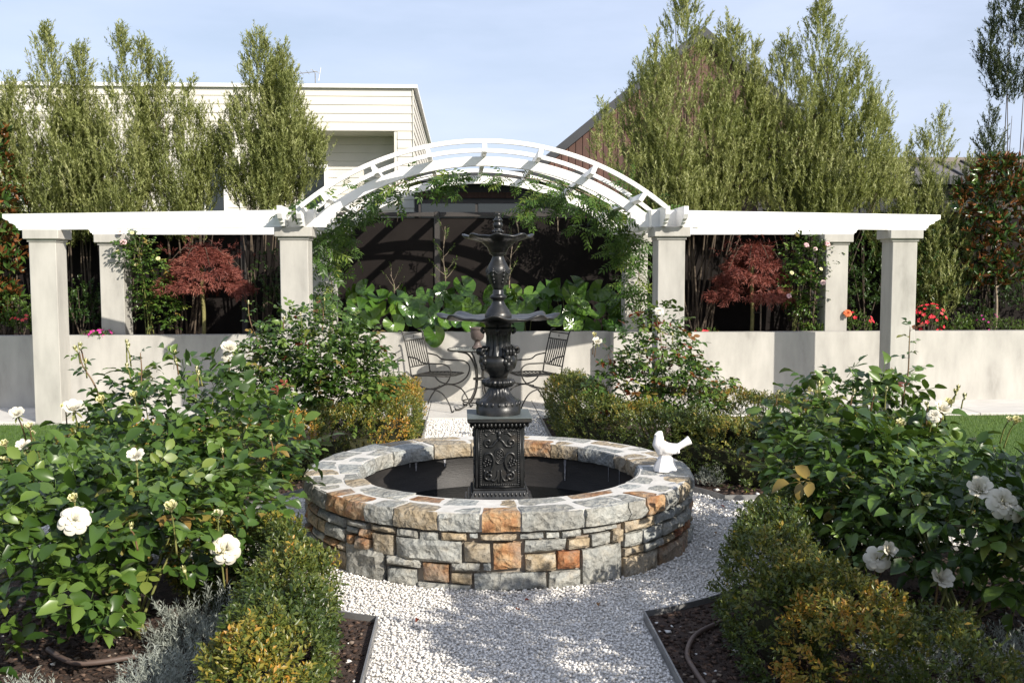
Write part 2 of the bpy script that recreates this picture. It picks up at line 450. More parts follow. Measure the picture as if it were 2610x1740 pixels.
# the arch
ZC, R_OUT = .058, 2.848
def arcsolid(r0, r1, v0, v1, a, name, ends=None, n=49):
    vs = []; fs = []
    for i in range(n):
        t = -a + 2*a*i/(n-1)
        f = min(1, max(0, (abs(t) - (a - R(6.5))) / R(6.5)))
        rr0 = r0
        if ends and f > 0:
            rr0 = r0 + (.012 if .25 < f < .55 else 0.0) + (.03 if f >= .8 else 0)
        for r, v in ((rr0,v0),(rr0,v1),(r1,v1),(r1,v0)): vs.append((r*math.sin(t), v, ZC + r*math.cos(t)))
    for i in range(n-1):
        for k in range(4): fs.append((4*i+k,4*i+4+k,4*i+4+(k+1)%4,4*i+(k+1)%4))
    fs += [(3,2,1,0), tuple(4*(n-1)+k for k in range(4))]
    return pbuild(MB().add(vs, fs), name, M['white'], auto=30)
A_MAIN = math.acos((2.07-ZC)/2.655)
for v in (3.955, 5.985):
    arcsolid(2.630, 2.722, v, v+.07, A_MAIN, 'arch_beam')
    for s in (-1, 1):                   # stepped foot under each end of the arch
        prof = [(1.86,2.07),(1.60,2.07),(1.59,2.10),(1.565,2.105),(1.555,2.15),(1.51,2.165),(1.50,2.215),(1.45,2.235),(1.50,2.29),(1.70,2.20)]
        pbuild(MB().prism([(s*x, z) for x, z in prof], 'y', v+.004, v+.066), 'arch_foot', M['white'])
for v in (3.57, 4.33, 5.62, 6.42):
    arcsolid(2.806, R_OUT, v-.022, v+.022, R(39.2), 'batten')
for i in range(-3, 4):
    t = R(11.4)*i; mb = MB(); vs = []
    for v in (3.55, 6.46):
        for r, w in ((2.7225,-.022),(2.7225,.022),(2.804,.022),(2.804,-.022)):
            vs.append((r*math.sin(t)+w*math.cos(t), v, ZC+r*math.cos(t)-w*math.sin(t)))
    pbuild(mb.add(vs, [(0,1,2,3),(7,6,5,4)]+[(k,4+k,4+(k+1)%4,(k+1)%4) for k in range(4)]), 'rafter', M['white'])

# ------------------------------------------------------------------ dark panel fence behind the planting
fn = thing('panel_fence', 'dark brown panel fence with square posts behind the raised planting', 'fence', (0, 7.05, 0))
XS = [-.56 + 2.55*i for i in range(-5, 6)]
for i, x in enumerate(XS):
    MB().box(x-.035, x+.035, -.045, .045, 0, 2.41, .004).build('post', M['fence_post'], fn)
    if i < len(XS)-1:
        MB().box(x+.04, XS[i+1]-.04, -.012, .012, .06, 2.33).build('panel', M['fence'], fn)
        MB().box(x+.036, XS[i+1]-.036, -.05, .05, 2.34, 2.40, .004).build('rail', M['fence_post'], fn)

# ------------------------------------------------------------------ white weatherboard house
wh = thing('white_house', 'cream weatherboard house with flat roof and recessed porch behind the left trees', 'house', (-7, 14, 0))
def hb(x0, x1, y0, y1, z0, z1): return MB().box(x0+7, x1+7, y0-14, y1-14, z0, z1)
hb(-16, -1.24, 14.9, 23.6, 0, 5.2).build('wall', M['board_white'], wh)
hb(-1.6, -1.22, 14.06, 14.95, 0, 5.2).build('wall', M['board_white'], wh)
hb(-16, -4.6, 14.06, 14.95, 0, 5.2).build('wall', M['board_white'], wh)
hb(-4.62, -1.55, 14.06, 14.95, 4.44, 5.2).build('porch_ceiling', M['board_white'], wh)
bh = .172
def wboard(x0, x1, y, z, side=False):
    # lapped board: thicker at its foot
    prof = [(y, z), (y-.022, z+.004), (y-.008, z+bh), (y, z+bh)]
    if not side:
        mb = MB().prism([(a-14, b_) for a, b_ in prof], 'x', x0+7, x1+7)
    else:
        mb = MB().prism([(x0 + (y-a)+7, b_) for a, b_ in prof], 'y', .02, 9.6)
    mb.build('weatherboard', M['board_white'], wh)
for r in range(0, 31):
    z = r*bh - .03
    if z > 4.41:
        wboard(-16, -1.2, 14.06, z)
    else:
        wboard(-1.53, -1.2, 14.06, z); wboard(-4.62, -1.56, 14.9, z); wboard(-16, -4.6, 14.06, z)
    wboard(-1.22, 0, 14.06, z, True)
hb(-16.1, -1.12, 13.98, 23.7, 5.29, 5.36).build('roof_capping', M['white'], wh)
w_ = hb(-3.62, -3.05, 14.80, 14.9, 2.3, 3.85).build('window', M['white'], wh)
hb(-3.55, -3.12, 14.785, 14.81, 2.36, 3.78).build('window_pane', M['window'], w_)
w_ = hb(-5.4, -4.95, 13.97, 14.05, 2.5, 4.0).build('window', M['white'], wh)
hb(-5.34, -5.01, 13.955, 13.98, 2.56, 3.94).build('window_pane', M['window'], w_)
# aerial on its roof
an = thing('television_aerial', 'thin metal television aerial standing on the flat cream roof', 'aerial', (-3.45, 16, 5.34))
MB().tube([(0,0,0),(0,0,.62)], .012, 6).tube([(0,0,.3),(.22,0,-.02)], .006, 5).build('mast', M['steel'], an)
MB().tube([(-.62,-.02,.58),(.05,.0,.66)], .010, 6).tube([(-.62,-.02,.28),(.02,0,.38)], .009, 6).build('boom', M['steel'], an)
for k in range(5):
    x = -.55+.13*k; MB().tube([(x,-.22,.585+.018*k),(x,.2,.585+.018*k)], .006, 5).build('element', M['steel'], an)
MB().tube([(.08,-.05,.45),(.12,.02,.75)], .008, 5).tube([(-.1,-.05,.7),(.1,.02,.62)], .006, 5).build('reflector', M['steel'], an)

# ------------------------------------------------------------------ cedar gabled house
ch = thing('cedar_house', 'tall gabled house with dark red vertical cedar boards and charcoal roof edge', 'house', (4.9, 15, 0))
GA, GS, GW = 6.66, .812, 4.8           # apex, slope, half width
MB().prism([(-GW,0),(GW,0),(GW,GA-GS*GW-.25),(0,GA-.25),(-GW,GA-GS*GW-.25)], 'y', .03, 8).build('wall', M['dark_wall'], ch)
nb = 64; bw = 2*GW/nb
for i in range(nb):
    x0, x1 = -GW+i*bw+.006, -GW+(i+1)*bw-.006
    zt = lambda x: GA - .1 - GS*abs(x)
    MB().prism([(x0,0),(x1,0),(x1,zt(x1)),(x0,zt(x0))], 'y', -.02 - .006*(i % 2), .028).build('cedar_board', M['cedar'], ch)
for s in (-1, 1):
    e = 5.1
    MB().prism([(0,GA-.10),(0,GA+.12),(s*e,GA+.12-GS*e),(s*e,GA-.10-GS*e)], 'y', -.22, 8.2).build('roof_slope', M['roof_dark'], ch)

# ------------------------------------------------------------------ dark link building with a window, seen over the fence
lk = thing('link_building', 'low black building with a wide dark window between the cream and cedar houses', 'building', (0, 11, 0))
MB().box(-1.05, 1.9, .05, 4, 0, 3.2).build('wall', M['dark_wall'], lk)
MB().box(-1.2, 2.0, -.5, 4.2, 3.12, 3.3).build('roof', M['roof_dark'], lk)
MB().box(-.98, .72, -.004, .045, 2.88, 2.98).build('cedar_trim', M['cedar'], lk)
w_ = MB().box(-.98, .86, -.03, .045, 2.0, 2.84).build('window', M['fence_post'], lk)
MB().box(-.93, .0, -.045, -.028, 2.06, 2.78).build('window_pane', M['window'], w_)
MB().box(.05, .8, -.045, -.028, 2.06, 2.78).build('window_pane', M['window'], w_)

# ------------------------------------------------------------------ low building with a ribbed metal roof on the right
sh = thing('metal_roofed_building', 'low dark building with brown standing seam metal roof behind the magnolia', 'building', (9, 10.2, 0))
MB().box(-4.2, 9, .25, 5, 0, 3.12).build('wall', M['dark_wall'], sh)
MB().prism([(0,3.14),(0,3.19),(1.0,3.56),(1.0,3.5)], 'x', -4.4, 9.2).build('roof', M['roof_brown'], sh)
for k in range(31):
    x = -4.35+.45*k
    MB().prism([(-.004,3.19),(-.004,3.225),(1.0,3.595),(1.0,3.56)], 'x', x-.014, x+.014).build('roof_seam', M['roof_dark'], sh)
MB().box(-4.42, 9.22, .98, 1.1, 3.52, 3.63).build('ridge', M['roof_brown'], sh)
MB().box(-4.4, 9.2, -.08, 0, 3.06, 3.2).build('gutter', M['roof_dark'], sh)
w_ = MB().box(-3.4, -1.6, .2, .249, 1.4, 2.9).build('window', M['fence_post'], sh)
MB().box(-3.3, -2.55, .18, .205, 1.5, 2.8).build('window_pane', M['window'], w_); MB().box(-2.45, -1.7, .18, .205, 1.5, 2.8).build('window_pane', M['window'], w_)
# ================================================================== STONE BASIN
RO, RI, HC, CT = 1.187, .868, .4036, .105       # outer, inner radius, height, cap thickness
fb = thing('fountain_basin', 'round low basin of grey, tan and orange split stone with pale grouted coping', 'basin')
def nz3(p, s, seed=0): return noise.noise(Vector((p[0]*s+seed*7.3, p[1]*s+seed*3.1, p[2]*s-seed*5.7)))
def wall_stone(t0, t1, z0, z1, mat, seed, r=RO-.012, gap=.0075, name='wall_stone'):
    w = (t1-t0)*r; h = z1-z0
    g = gap/r
    t0 += g; t1 -= g; z0 += gap*.8; z1 -= gap*.8
    nx = max(3, min(8, int(w/.035)+2)); nz_ = max(3, min(6, int(h/.03)+2))
    proud = .012 + .014*random.random(); tilt = random.uniform(-.06, .06); tz = random.uniform(-.05, .05)
    cx = [random.uniform(-.010, .010) for _ in range(4)]
    vs = []
    for j in range(nz_+1):
        for i in range(nx+1):
            a, b_ = i/nx, j/nz_
            # ease towards the borders so that edges round over
            e = min(a, 1-a)*w, min(b_, 1-b_)*h
            er = min(1, e[0]/.022)*min(1, e[1]/.018)
            t = t0+(t1-t0)*a; z = z0+(z1-z0)*b_
            # uneven outline
            kx = (1-b_)*((1-a)*cx[0]+a*cx[1])+b_*((1-a)*cx[2]+a*cx[3])
            if i in (0, nx): t += .4*nz3((t*3, z*14, 0), 1, seed)*.014/r
            if j in (0, nz_): z += .3*nz3((t*9, z, 2), 1, seed)*.02
            p = (r*math.cos(t), r*math.sin(t), z)
            rr = r + proud*(.25+.75*er**.5)*(.6+.4*er) + tilt*w*(a-.5)*.5 + tz*h*(b_-.5)
            rr += er*(.016*nz3(p, 9, seed) + .018*nz3(p, 20, seed)) + kx*.4
            vs.append((rr*math.cos(t), rr*math.sin(t), z))
    n0 = len(vs); fs = []
    W1 = nx+1
    for j in range(nz_):
        for i in range(nx): fs.append((j*W1+i, j*W1+i+1, (j+1)*W1+i+1, (j+1)*W1+i))
    ring = [i for i in range(W1)] + [j*W1+nx for j in range(1, nz_+1)] + [nz_*W1+i for i in range(nx-1,-1,-1)] + [j*W1 for j in range(nz_-1,0,-1)]
    for i in ring:
        x, y, z = vs[i]; q = math.hypot(x, y); s = (r-.065)/q; vs.append((x*s, y*s, z))
    m_ = len(ring)
    for k in range(m_): fs.append((ring[k], n0+k, n0+(k+1)%m_, ring[(k+1)%m_]))
    MB().add(vs, fs).build(name, mat, fb, auto=38)
SG, SB, ST, SO, SR = (M['st_'+k] for k in ('grey','blue','tan','orange','rust'))
r7 = lambda x, y: (750+x/2.24, 1040+y/2.24)
rows = [ (288,405,610,685,SG),(425,568,658,713,ST),(575,702,680,742,SG),(705,820,708,765,SG),(828,986,697,766,ST),(990,1052,700,757,SB),(1055,1278,720,764,ST),
 (1284,1432,704,750,SB),(1436,1522,700,746,SG),(1528,1646,688,740,SG),(1650,1852,640,708,SG),
 (285,355,676,718,SB),(357,436,688,745,SO),(285,332,720,788,SO),(334,434,738,818,SO),(438,564,716,838,ST),(570,958,748,884,SG),(962,1124,768,884,ST),(1128,1305,768,928,SO),
 (1310,1560,750,826,SG),(1564,1698,742,806,ST),(1700,1816,712,786,SG),(1820,1890,690,770,ST),
 (285,508,790,992,SG),(514,718,848,908,SG),(518,690,912,1022,SG),(726,884,886,998,SO),(888,1018,944,1010,ST),(888,1066,884,940,SG),(1068,1126,886,934,SB),
 (1312,1502,832,934,ST),(1504,1642,812,922,SR),(1646,1876,790,1024,SG),
 (694,1010,1002,1056,SG),(1014,1448,940,1056,SB),(1452,1644,930,1046,SG)]
sd = 1
thmin, thmax = 9, -9
for x0, x1, y0, y1, mt in rows:
    a = on_cyl(*r7(x0, (y0+y1)/2), RO)[0]; b_ = on_cyl(*r7(x1, (y0+y1)/2), RO)[0]
    zt = on_cyl(*r7((x0+x1)/2, y0), RO)[1]; zb = on_cyl(*r7((x0+x1)/2, y1), RO)[1]
    thmin, thmax = min(thmin, a), max(thmax, b_)
    wall_stone(a, b_, max(-.02, zb), min(zt, HC-CT-.002), mt, sd); sd += 1
# the courses go on round the sides and back
span = 2*math.pi-(thmax-thmin)
rs = random.Random(5)
for z0, z1, mean in ((-.02,.105,.26),(.105,.155,.19),(.155,.235,.17),(.235,.299,.20)):
    t = thmax
    end = thmax+span
    while t < end-.01:
        w = mean*rs.uniform(.55, 1.5)/RO
        if end-t-w < .06: w = end-t
        wall_stone(t, t+w, z0, z1, rs.choice([SG,SG,SG,SB,SB,ST,ST,SO,SO,SR]), sd); sd += 1; t += w
# coping: an outer and an inner ring of flat stones
SPL = lambda t: RO-.162+.026*math.sin(3*t+1)+.018*math.sin(7*t)
def cap_stone(t0, t1, r0, r1, mat, seed, outer):
    g = .007
    t0 += g/r1; t1 -= g/r1
    nx = max(3, min(8, int((t1-t0)*r1/.045)+2)); ny = 4
    zt = HC + random.uniform(-.003, .005); tl = random.uniform(-.012, .012)
    sk = [random.uniform(-.02, .02) for _ in range(4)]
    top = []; bot = []
    for j in range(ny+1):
        for i in range(nx+1):
            a, b_ = i/nx, j/ny
            t = t0+(t1-t0)*a
            rmid0, rmid1 = (SPL(t)+g, r1) if outer else (r0, SPL(t)-g)
            r = rmid0+(rmid1-rmid0)*b_
            if outer and j == ny: r += .014*nz3((t*8, 0, seed), 1) + .006*nz3((t*30, 0, seed), 1)
            if not outer and j == 0: r += .014*nz3((t*8, 3, seed), 1) + .006*nz3((t*30, 3, seed), 1)
            if not outer and j == ny or outer and j == 0: r += .004*nz3((t*9, 5, seed), 1)
            if i in (0, nx): t += .012*nz3((r*9, i, seed), 1)
            e = min(a, 1-a, b_, 1-b_)
            z = zt + tl*(a-.5) + .004*nz3((r*math.cos(t)*12, r*math.sin(t)*12, seed), 1) - (.006 if e == 0 else 0)
            top.append((r*math.cos(t), r*math.sin(t), z))
    W1 = nx+1; fs = []
    for j in range(ny):
        for i in range(nx): fs.append((j*W1+i, j*W1+i+1, (j+1)*W1+i+1, (j+1)*W1+i))
    ring = [i for i in range(W1)] + [j*W1+nx for j in range(1, ny+1)] + [ny*W1+i for i in range(nx-1,-1,-1)] + [j*W1 for j in range(ny-1,0,-1)]
    vs = list(top); m_ = len(ring); prev = ring
    for lev, zz in enumerate((.028, .06, CT-.008)):
        cur = []
        for i in ring:
            x, y, z = top[i]; r = math.hypot(x, y)
            f = 1+((.012 if outer else -.010)*(.6 if lev != 1 else 1.1) + .022*nz3((x*16, y*16, lev*3+seed), 1) + .012*nz3((x*40, y*40, lev*5+seed), 1))/r
            if (outer and i < ny*W1) or (not outer and i >= W1): f = 1
            if lev == 2: f = 1+(f-1)*.3
            cur.append(len(vs)); vs.append((x*f, y*f, HC-zz + (.006*nz3((x*20,y*20,seed),1))))
        for k in range(m_): fs.append((prev[k], cur[k], cur[(k+1)%m_], prev[(k+1)%m_]))
        prev = cur
    fs.append(tuple(prev))
    MB().add(vs, fs).build('coping_stone', mat, fb, auto=40)
cx_ = [62,105,180,246,403,565,814,1060,1288,1657,1912,2012,2112,2200,2258]
cm_ = [SG,SG,SO,SO,SG,ST,SG,SO,SG,SG,SG,SO,SG,ST]
def on_cyl_top(x):                      # angle where the coping edge shows at photo column x
    px = 750+x/2.24
    best = min(((abs((lambda d: d)(0)), 0),))
    lo, hi = -math.pi*.98, -.02
    ths = np.linspace(lo, hi, 900)
    f = CAM; c, s = math.cos(YAW), math.sin(YAW)
    X = RO*np.cos(ths)-f[0]; Y = RO*np.sin(ths)-f[1]
    r_ = X*c-Y*s; fw = X*s+Y*c
    zz = fw*math.cos(PITCH)-(HC-f[2])*math.sin(PITCH)
    pxs = 1305+F_PX*r_/zz
    i = int(np.argmin(np.abs(pxs-px))); return ths[i]
ths = [on_cyl_top(x) for x in cx_]
k_ = 0
for i in range(len(ths)-1):
    d = rs.uniform(.13, .19)
    cap_stone(ths[i], ths[i+1], RO-d, RO, cm_[i], 300+k_, True); k_ += 1
t = ths[-1]; end = ths[0]+2*math.pi
while t < end-.02:
    w = rs.uniform(.16, .36)
    if end-t-w < .12: w = end-t
    cap_stone(t, t+w, RO-rs.uniform(.13, .19), RO, rs.choice([SG,SG,SB,SB,SG,ST,ST,SO]), 300+k_, True); k_ += 1; t += w
t = rs.uniform(0, 1); end = t+2*math.pi
while t < end-.02:
    w = rs.uniform(.18, .42)
    if end-t-w < .15: w = end-t
    cap_stone(t, t+w, RI, RO-.19-.002, rs.choice([SG,SG,SB,SB,ST,ST,SO]), 400+k_, False); k_ += 1; t += w
# mortar bed behind the stones, pale grout in the coping, dark lining inside
MB().lathe([(RO-.042,-.05),(RO-.042,HC-CT+.004),(RI+.03,HC-CT+.004),(RI+.03,-.05)], 96, close=False).build('mortar_core', M['mortar'], fb, smooth=False)
MB().lathe([(RO-.012,HC-CT+.006),(RO-.012,HC-.0035),(RI+.012,HC-.0035),(RI+.012,HC-CT+.006)], 128, close=False).build('coping_grout', M['grout'], fb)
MB().lathe([(RI+.026,HC-CT+.012),(RI+.026,-.06),(.02,-.06)], 96, close=False).build('basin_lining', M['liner'], fb, smooth=True)
# joints between the lining sheets and pale lime runs down the lining
lime = surf('lime_run', [(.3, (.14,.14,.15)), (.7, (.34,.34,.36))], 30, .8)
for a, w, L in ((2.24,.009,.06),(2.30,.004,.03),(1.98,.008,.055),(.98,.009,.15),(.54,.003,.10),(.40,.004,.11)):
    r = RI+.021; z1 = HC-CT-.002
    vs = []
    for q in range(7):
        f = q/6; ww = w*(1-.6*f)*(1+.3*math.sin(q*2.3))
        for sg in (-1, 1): vs.append((r*math.cos(a+sg*ww/r), r*math.sin(a+sg*ww/r), z1-L*f))
    MB().add(vs, [(2*q,2*q+1,2*q+3,2*q+2) for q in range(6)]).build('lime_streak', lime, fb)
wt = MB().lathe([(RI+.024,.085),(.01,.085)], 96, close=False).build('water', M['water']); tag(wt, kind='structure')

# ================================================================== TIERED IRON FOUNTAIN
ft = thing('tiered_fountain', 'black cast iron two tier fountain on an ornate square pedestal in the stone basin', 'fountain', (0, 0, 0))
ir = M['iron']
# pedestal
pd = MB()
pd.box(-.215, .215, -.215, .215, -.05, .20, .006)
pd.box(-.198, .198, -.198, .198, .20, .232, .008)
def frustum(mb, a, z0, b_, z1):
    mb.add([(-a,-a,z0),(a,-a,z0),(a,a,z0),(-a,a,z0),(-b_,-b_,z1),(b_,-b_,z1),(b_,b_,z1),(-b_,b_,z1)],[(0,3,2,1),(4,5,6,7),(0,1,5,4),(1,2,6,5),(2,3,7,6),(3,0,4,7)])
frustum(pd, .186, .232, .158, .285); pd.box(-.160,.160,-.160,.160,.285,.298,.004)
pd.box(-.148,.148,-.148,.148,.298,.672,.006)
frustum(pd, .150, .672, .186, .708); pd.box(-.196,.196,-.196,.196,.708,.733,.005)
pdo = pd.build('pedestal', ir, ft, auto=35)
sl_ = MB().box(-.1975,.1975,-.1975,.1975,.7335,.7375).build('pedestal_top', surf('worn_slate', [(.3,(.07,.085,.082)),(.7,(.12,.14,.135))], 6, .5, .1), pdo)
# relief on the four faces of the pedestal
rel = MB()
def scroll(cx, cz, r0, turns, start, sgn, n=26):
    pts = []
    for i in range(n):
        f = i/(n-1); a = start+sgn*turns*2*math.pi*f; r = r0*(1-f*.85)
        pts.append((cx+r*math.cos(a), cz+r*math.sin(a)))
    return pts
def rtube(pts, rad, y=-.150, n=6):
    m_ = len(pts); rel.tube([(x, y, z) for x, z in pts], [rad*(.6+.6*math.sin(math.pi*(.15+.8*i/(m_-1)))) for i in range(m_)], n)
for s in (-1, 1):
    rtube([(s*x, z) for x, z in scroll(.070,.580,.026,1.2,-1.6,1)], .0075)
    rtube([(s*x, z) for x, z in smooth_path([(.068,.556),(.040,.560),(.022,.585),(.004,.600)],5)], .0075)
    rtube([(s*x, z) for x, z in scroll(.066,.372,.030,1.3,1.5,-1)], .0085)
    rtube([(s*x, z) for x, z in smooth_path([(.060,.400),(.040,.43),(.036,.48),(.058,.515),(.088,.505),(.096,.47)],5)], .0085)
    rtube([(s*x, z) for x, z in smooth_path([(.05,.35),(.03,.345),(.014,.37),(.010,.41)],5)], .007)
    rtube([(s*x, z) for x, z in smooth_path([(.092,.635),(.072,.622),(.05,.640),(.028,.635)],5)], .006)
    rtube([(s*x, z) for x, z in smooth_path([(.092,.655),(.065,.658),(.045,.645)],5)], .005)
    rtube([(s*x, z) for x, z in smooth_path([(.006,.33),(.012,.37),(.010,.405)],4)], .005)
    for q in range(9):
        a = q*2.4; rr = .0045*math.sqrt(q+1)*1.9
        rel.ball((s*.078+rr*math.cos(a), -.152, .458+rr*math.sin(a)), .0085, 6, 4)
    for q in range(5): rel.ball((s*(.05+.011*q), -.150, .398+.006*math.sin(q*2)), .008, 6, 4, (1,.7,1.4))
rtube([(.030*math.cos(a), .497+.047*math.sin(a)) for a in np.linspace(0, 2*math.pi, 28)], .0055)
rtube([(.021*math.cos(a), .497+.036*math.sin(a)) for a in np.linspace(0, 2*math.pi, 24)], .0035)
for q in range(16): a = q*2.4; rr = .0048*math.sqrt(q); rel.ball((rr*math.cos(a), -.150, .497+1.5*rr*math.sin(a)), .0062, 6, 4)
rel.ball((0,-.150,.632),.020,8,6,(.8,.7,1.2)); rel.ball((0,-.157,.608),.012,8,5,(.8,.8,1.3))
for s in (-1,1): rel.ball((s*.018,-.15,.648),.009,6,4)
NB = 30
for q in range(NB):                     # rope border
    z = .322+.326*q/(NB-1)
    for s in (-1,1): rel.ball((s*.116,-.149,z),.0068,6,4,(1.25,.8,.75))
for q in range(21):
    x = -.11+.22*q/20
    for z in (.318,.652): rel.ball((x,-.149,z),.0068,6,4,(.75,.8,1.2))
for s in (-1, 1):
    rel.box(s*.127-.003,s*.127+.003,-.153,-.146,.308,.662); 
rel.box(-.13,.13,-.153,-.146,.660,.666); rel.box(-.13,.13,-.153,-.146,.304,.310)
for q in range(13):                     # egg and dart under the slab, leaves round the foot
    x = -.150+.30*q/12
    rel.ball((x,-.172,.690),.0125,6,5,(.75,.9,1.25)); rel.ball((x,-.171,.258),.012,6,4,(.7,.6,1.5))
rm = rel.mesh('relief')
for k in range(4):
    o = link('pedestal_relief', rm, ir, pdo, True); o.rotation_euler = (0, 0, math.pi/2*k)
# lower stem, drawn on the lathe
def flute(n, d, z0, z1):
    def f(i, r, z, a):
        if z0 <= z <= z1: return r*(1-d*(.5+.5*math.cos(n*a))**2), z
        return r, z
    return f
ls = MB().lathe([(.10,.735),(.138,.736),(.140,.780),(.137,.784),(.139,.80),(.132,.818),(.120,.828),(.113,.832),(.094,.848),(.078,.868),(.066,.893),(.062,.905),(.06,.91)], 60, flute(20,.10,.835,.90))
lso = ls.build('stem_foot', ir, ft, auto=50)
mb = MB()
for q in range(20):
    a = 2*math.pi*q/20; mb.ball((.131*math.cos(a), .131*math.sin(a), .806), .017, 6, 5, (.8,.8,1.0))
mb.build('leaf_band', ir, lso, smooth=True)
MB().lathe([(.06,.905),(.084,.910),(.097,.925),(.100,.938),(.094,.952),(.072,.962),(.056,.965)], 96, lambda i,r,z,a: (r*(1+.055*math.cos(20*a)) if .908<z<.96 else r, z)).build('gadroon_ring', ir, lso, smooth=True)
MB().lathe([(.054,.962),(.060,.985),(.085,1.005),(.108,1.035),(.116,1.06),(.112,1.085),(.100,1.10),(.094,1.105)], 60).build('stem_bowl', ir, ft, smooth=True)
so = MB().lathe([(.092,1.095),(.090,1.12),(.082,1.15),(.078,1.19),(.078,1.225),(.083,1.25),(.092,1.262),(.094,1.272),(.080,1.28),(.085,1.30),(.12,1.318)], 72, flute(12,.13,1.10,1.24)).build('fluted_stem', ir, ft, auto=50)
mb = MB()
for q in range(4):                      # acanthus scrolls round the bowl
    a = math.pi/4+q*math.pi/2-.25
    ca, sa = math.cos(a), math.sin(a)
    prof = smooth_path([(.092,1.16),(.108,1.145),(.128,1.148),(.138,1.135),(.133,1.118),(.122,1.122)], 5)
    for w in (-.022, 0, .022):
        mb.tube([(r*ca-w*sa, r*sa+w*ca, z) for r, z in prof], .010, 6)
    for w, z, rr in ((0,1.09,.03),(-.02,1.07,.02),(.02,1.07,.02),(0,1.05,.024),(0,1.03,.018),(-.016,1.10,.018),(.016,1.10,.018)):
        mb.ball((.112*ca-w*sa, .112*sa+w*ca, z), rr, 8, 6, (.8,.8,1.1))
for q in range(4):
    a = q*math.pi/2-.1; mb.tube([((.085+.02*math.sin(f*3))*math.cos(a), (.085+.02*math.sin(f*3))*math.sin(a), 1.24+.035*f) for f in np.linspace(0,1,6)], .010, 6)
mb.build('acanthus_scroll', ir, so, smooth=True)['kind'] = 'stuff'
def bowl(z, Rr, dip, n, lobes, name, ph):
    def mod(i, r, zz, a):
        f = (r/Rr)**2; w = math.cos(lobes*a+ph)
        return r*(1+.055*f*w), zz + f*Rr*.042*(w*.8+.35*math.cos(2*lobes*a+1.0+ph))
    pr = [(.03,z-dip*.1),(Rr*.25,z-dip*.25),(Rr*.5,z-dip*.10),(Rr*.75,z-.004),(Rr*.93,z+.008),(Rr,z+.006),(Rr*1.005,z),(Rr*.97,z-.008),(Rr*.75,z-.018),(Rr*.5,z-dip*.32),(Rr*.32,z-dip*.62),(Rr*.22,z-dip)]
    return MB().lathe(pr, n, mod).build(name, ir, ft, smooth=True)
bowl(1.345, .362, .045, 128, 8, 'lower_bowl', .6)
bowl(1.838, .211, .11, 96, 8, 'upper_bowl', .2)
vz = MB().lathe([(.08,1.325),(.083,1.340),(.083,1.362),(.076,1.370),(.070,1.385),(.050,1.410),(.037,1.435),(.036,1.448),(.050,1.456),(.053,1.470),(.040,1.480),(.033,1.486),(.036,1.500),(.030,1.508),(.028,1.515)], 48).build('vase_foot', ir, ft, smooth=True)
vs_ = MB().lathe([(.028,1.508),(.034,1.525),(.052,1.56),(.066,1.595),(.0705,1.622),(.067,1.645),(.066,1.648),(.058,1.664),(.044,1.690),(.036,1.712),(.036,1.722),(.050,1.728),(.053,1.745),(.046,1.757),(.040,1.77)], 48, lambda i,r,z,a: (r*(1+.02*math.cos(8*a)) if z<1.63 else r, z)).build('vase', ir, ft, smooth=True)
mb = MB()
for q in range(6):
    a = q*math.pi/3; ca, sa = math.cos(a), math.sin(a)
    for z, rr, r in ((1.635,.012,.066),(1.622,.014,.068),(1.60,.012,.066),(1.575,.010,.058),(1.555,.008,.05)):
        mb.ball((r*ca, r*sa, z), rr, 7, 5, (.7,.7,1.1))
    mb.tube([(.068*math.cos(a+f*math.pi/3), .068*math.sin(a+f*math.pi/3), 1.638-.03*math.sin(math.pi*f)) for f in np.linspace(0,1,8)], .006, 5)
mb.build('vase_garland', ir, vs_, smooth=True)
MB().lathe([(.040,1.76),(.048,1.775),(.036,1.79),(.02,1.80)], 32).build('bowl_collar', ir, ft, smooth=True)
fi = MB().lathe([(.03,1.815),(.022,1.835),(.019,1.85),(.024,1.856),(.031,1.868),(.031,1.874),(.021,1.882),(.022,1.890),(.030,1.900),(.031,1.912),(.024,1.922),(.024,1.928),(.031,1.934),(.029,1.940),(.018,1.950),(.015,1.958),(.019,1.970),(.021,1.978),(.016,1.979)], 32).build('finial', ir, ft, smooth=True)
mb = MB()
for q in range(8): a = q*math.pi/4; mb.box(.018*math.cos(a)-.005,.018*math.cos(a)+.005,.018*math.sin(a)-.005,.018*math.sin(a)+.005,1.977,1.989)
mb.build('finial_crown', ir, fi)
mb = MB()
for q in range(10): a = q*math.pi/5; mb.ball((.030*math.cos(a),.030*math.sin(a),1.868),.008,6,4)
mb.build('finial_beads', ir, fi, smooth=True)

# ================================================================== DOVE ON THE RIM
p = on_z(1640+555/9.8, 1060+1385/9.8, HC)
dv = thing('dove_statue', 'small white dove ornament perched on a rock, standing on the basin coping', 'statue', (p[0], p[1]+.02, HC+.004), R(0))
sc = 1/435.0                            # photo pixels to metres there
def loft(mb, secs, n=14):
    """secs: centre, radii across and up, tangent angle in the x-z plane"""
    vs = []; fs = []
    for (x, y, z, ra, rb, ang) in secs:
        for k in range(n):
            a = 2*math.pi*k/n
            up = rb*math.sin(a)
            vs.append((x-up*math.sin(ang), y+ra*math.cos(a), z+up*math.cos(ang)))
    for i in range(len(secs)-1):
        for k in range(n):
            j=(k+1)%n; fs.append((i*n+k,i*n+j,(i+1)*n+j,(i+1)*n+k))
    fs += [tuple(range(n-1,-1,-1)), tuple((len(secs)-1)*n+k for k in range(n))]
    return mb.add(vs, fs)
bd = MB()
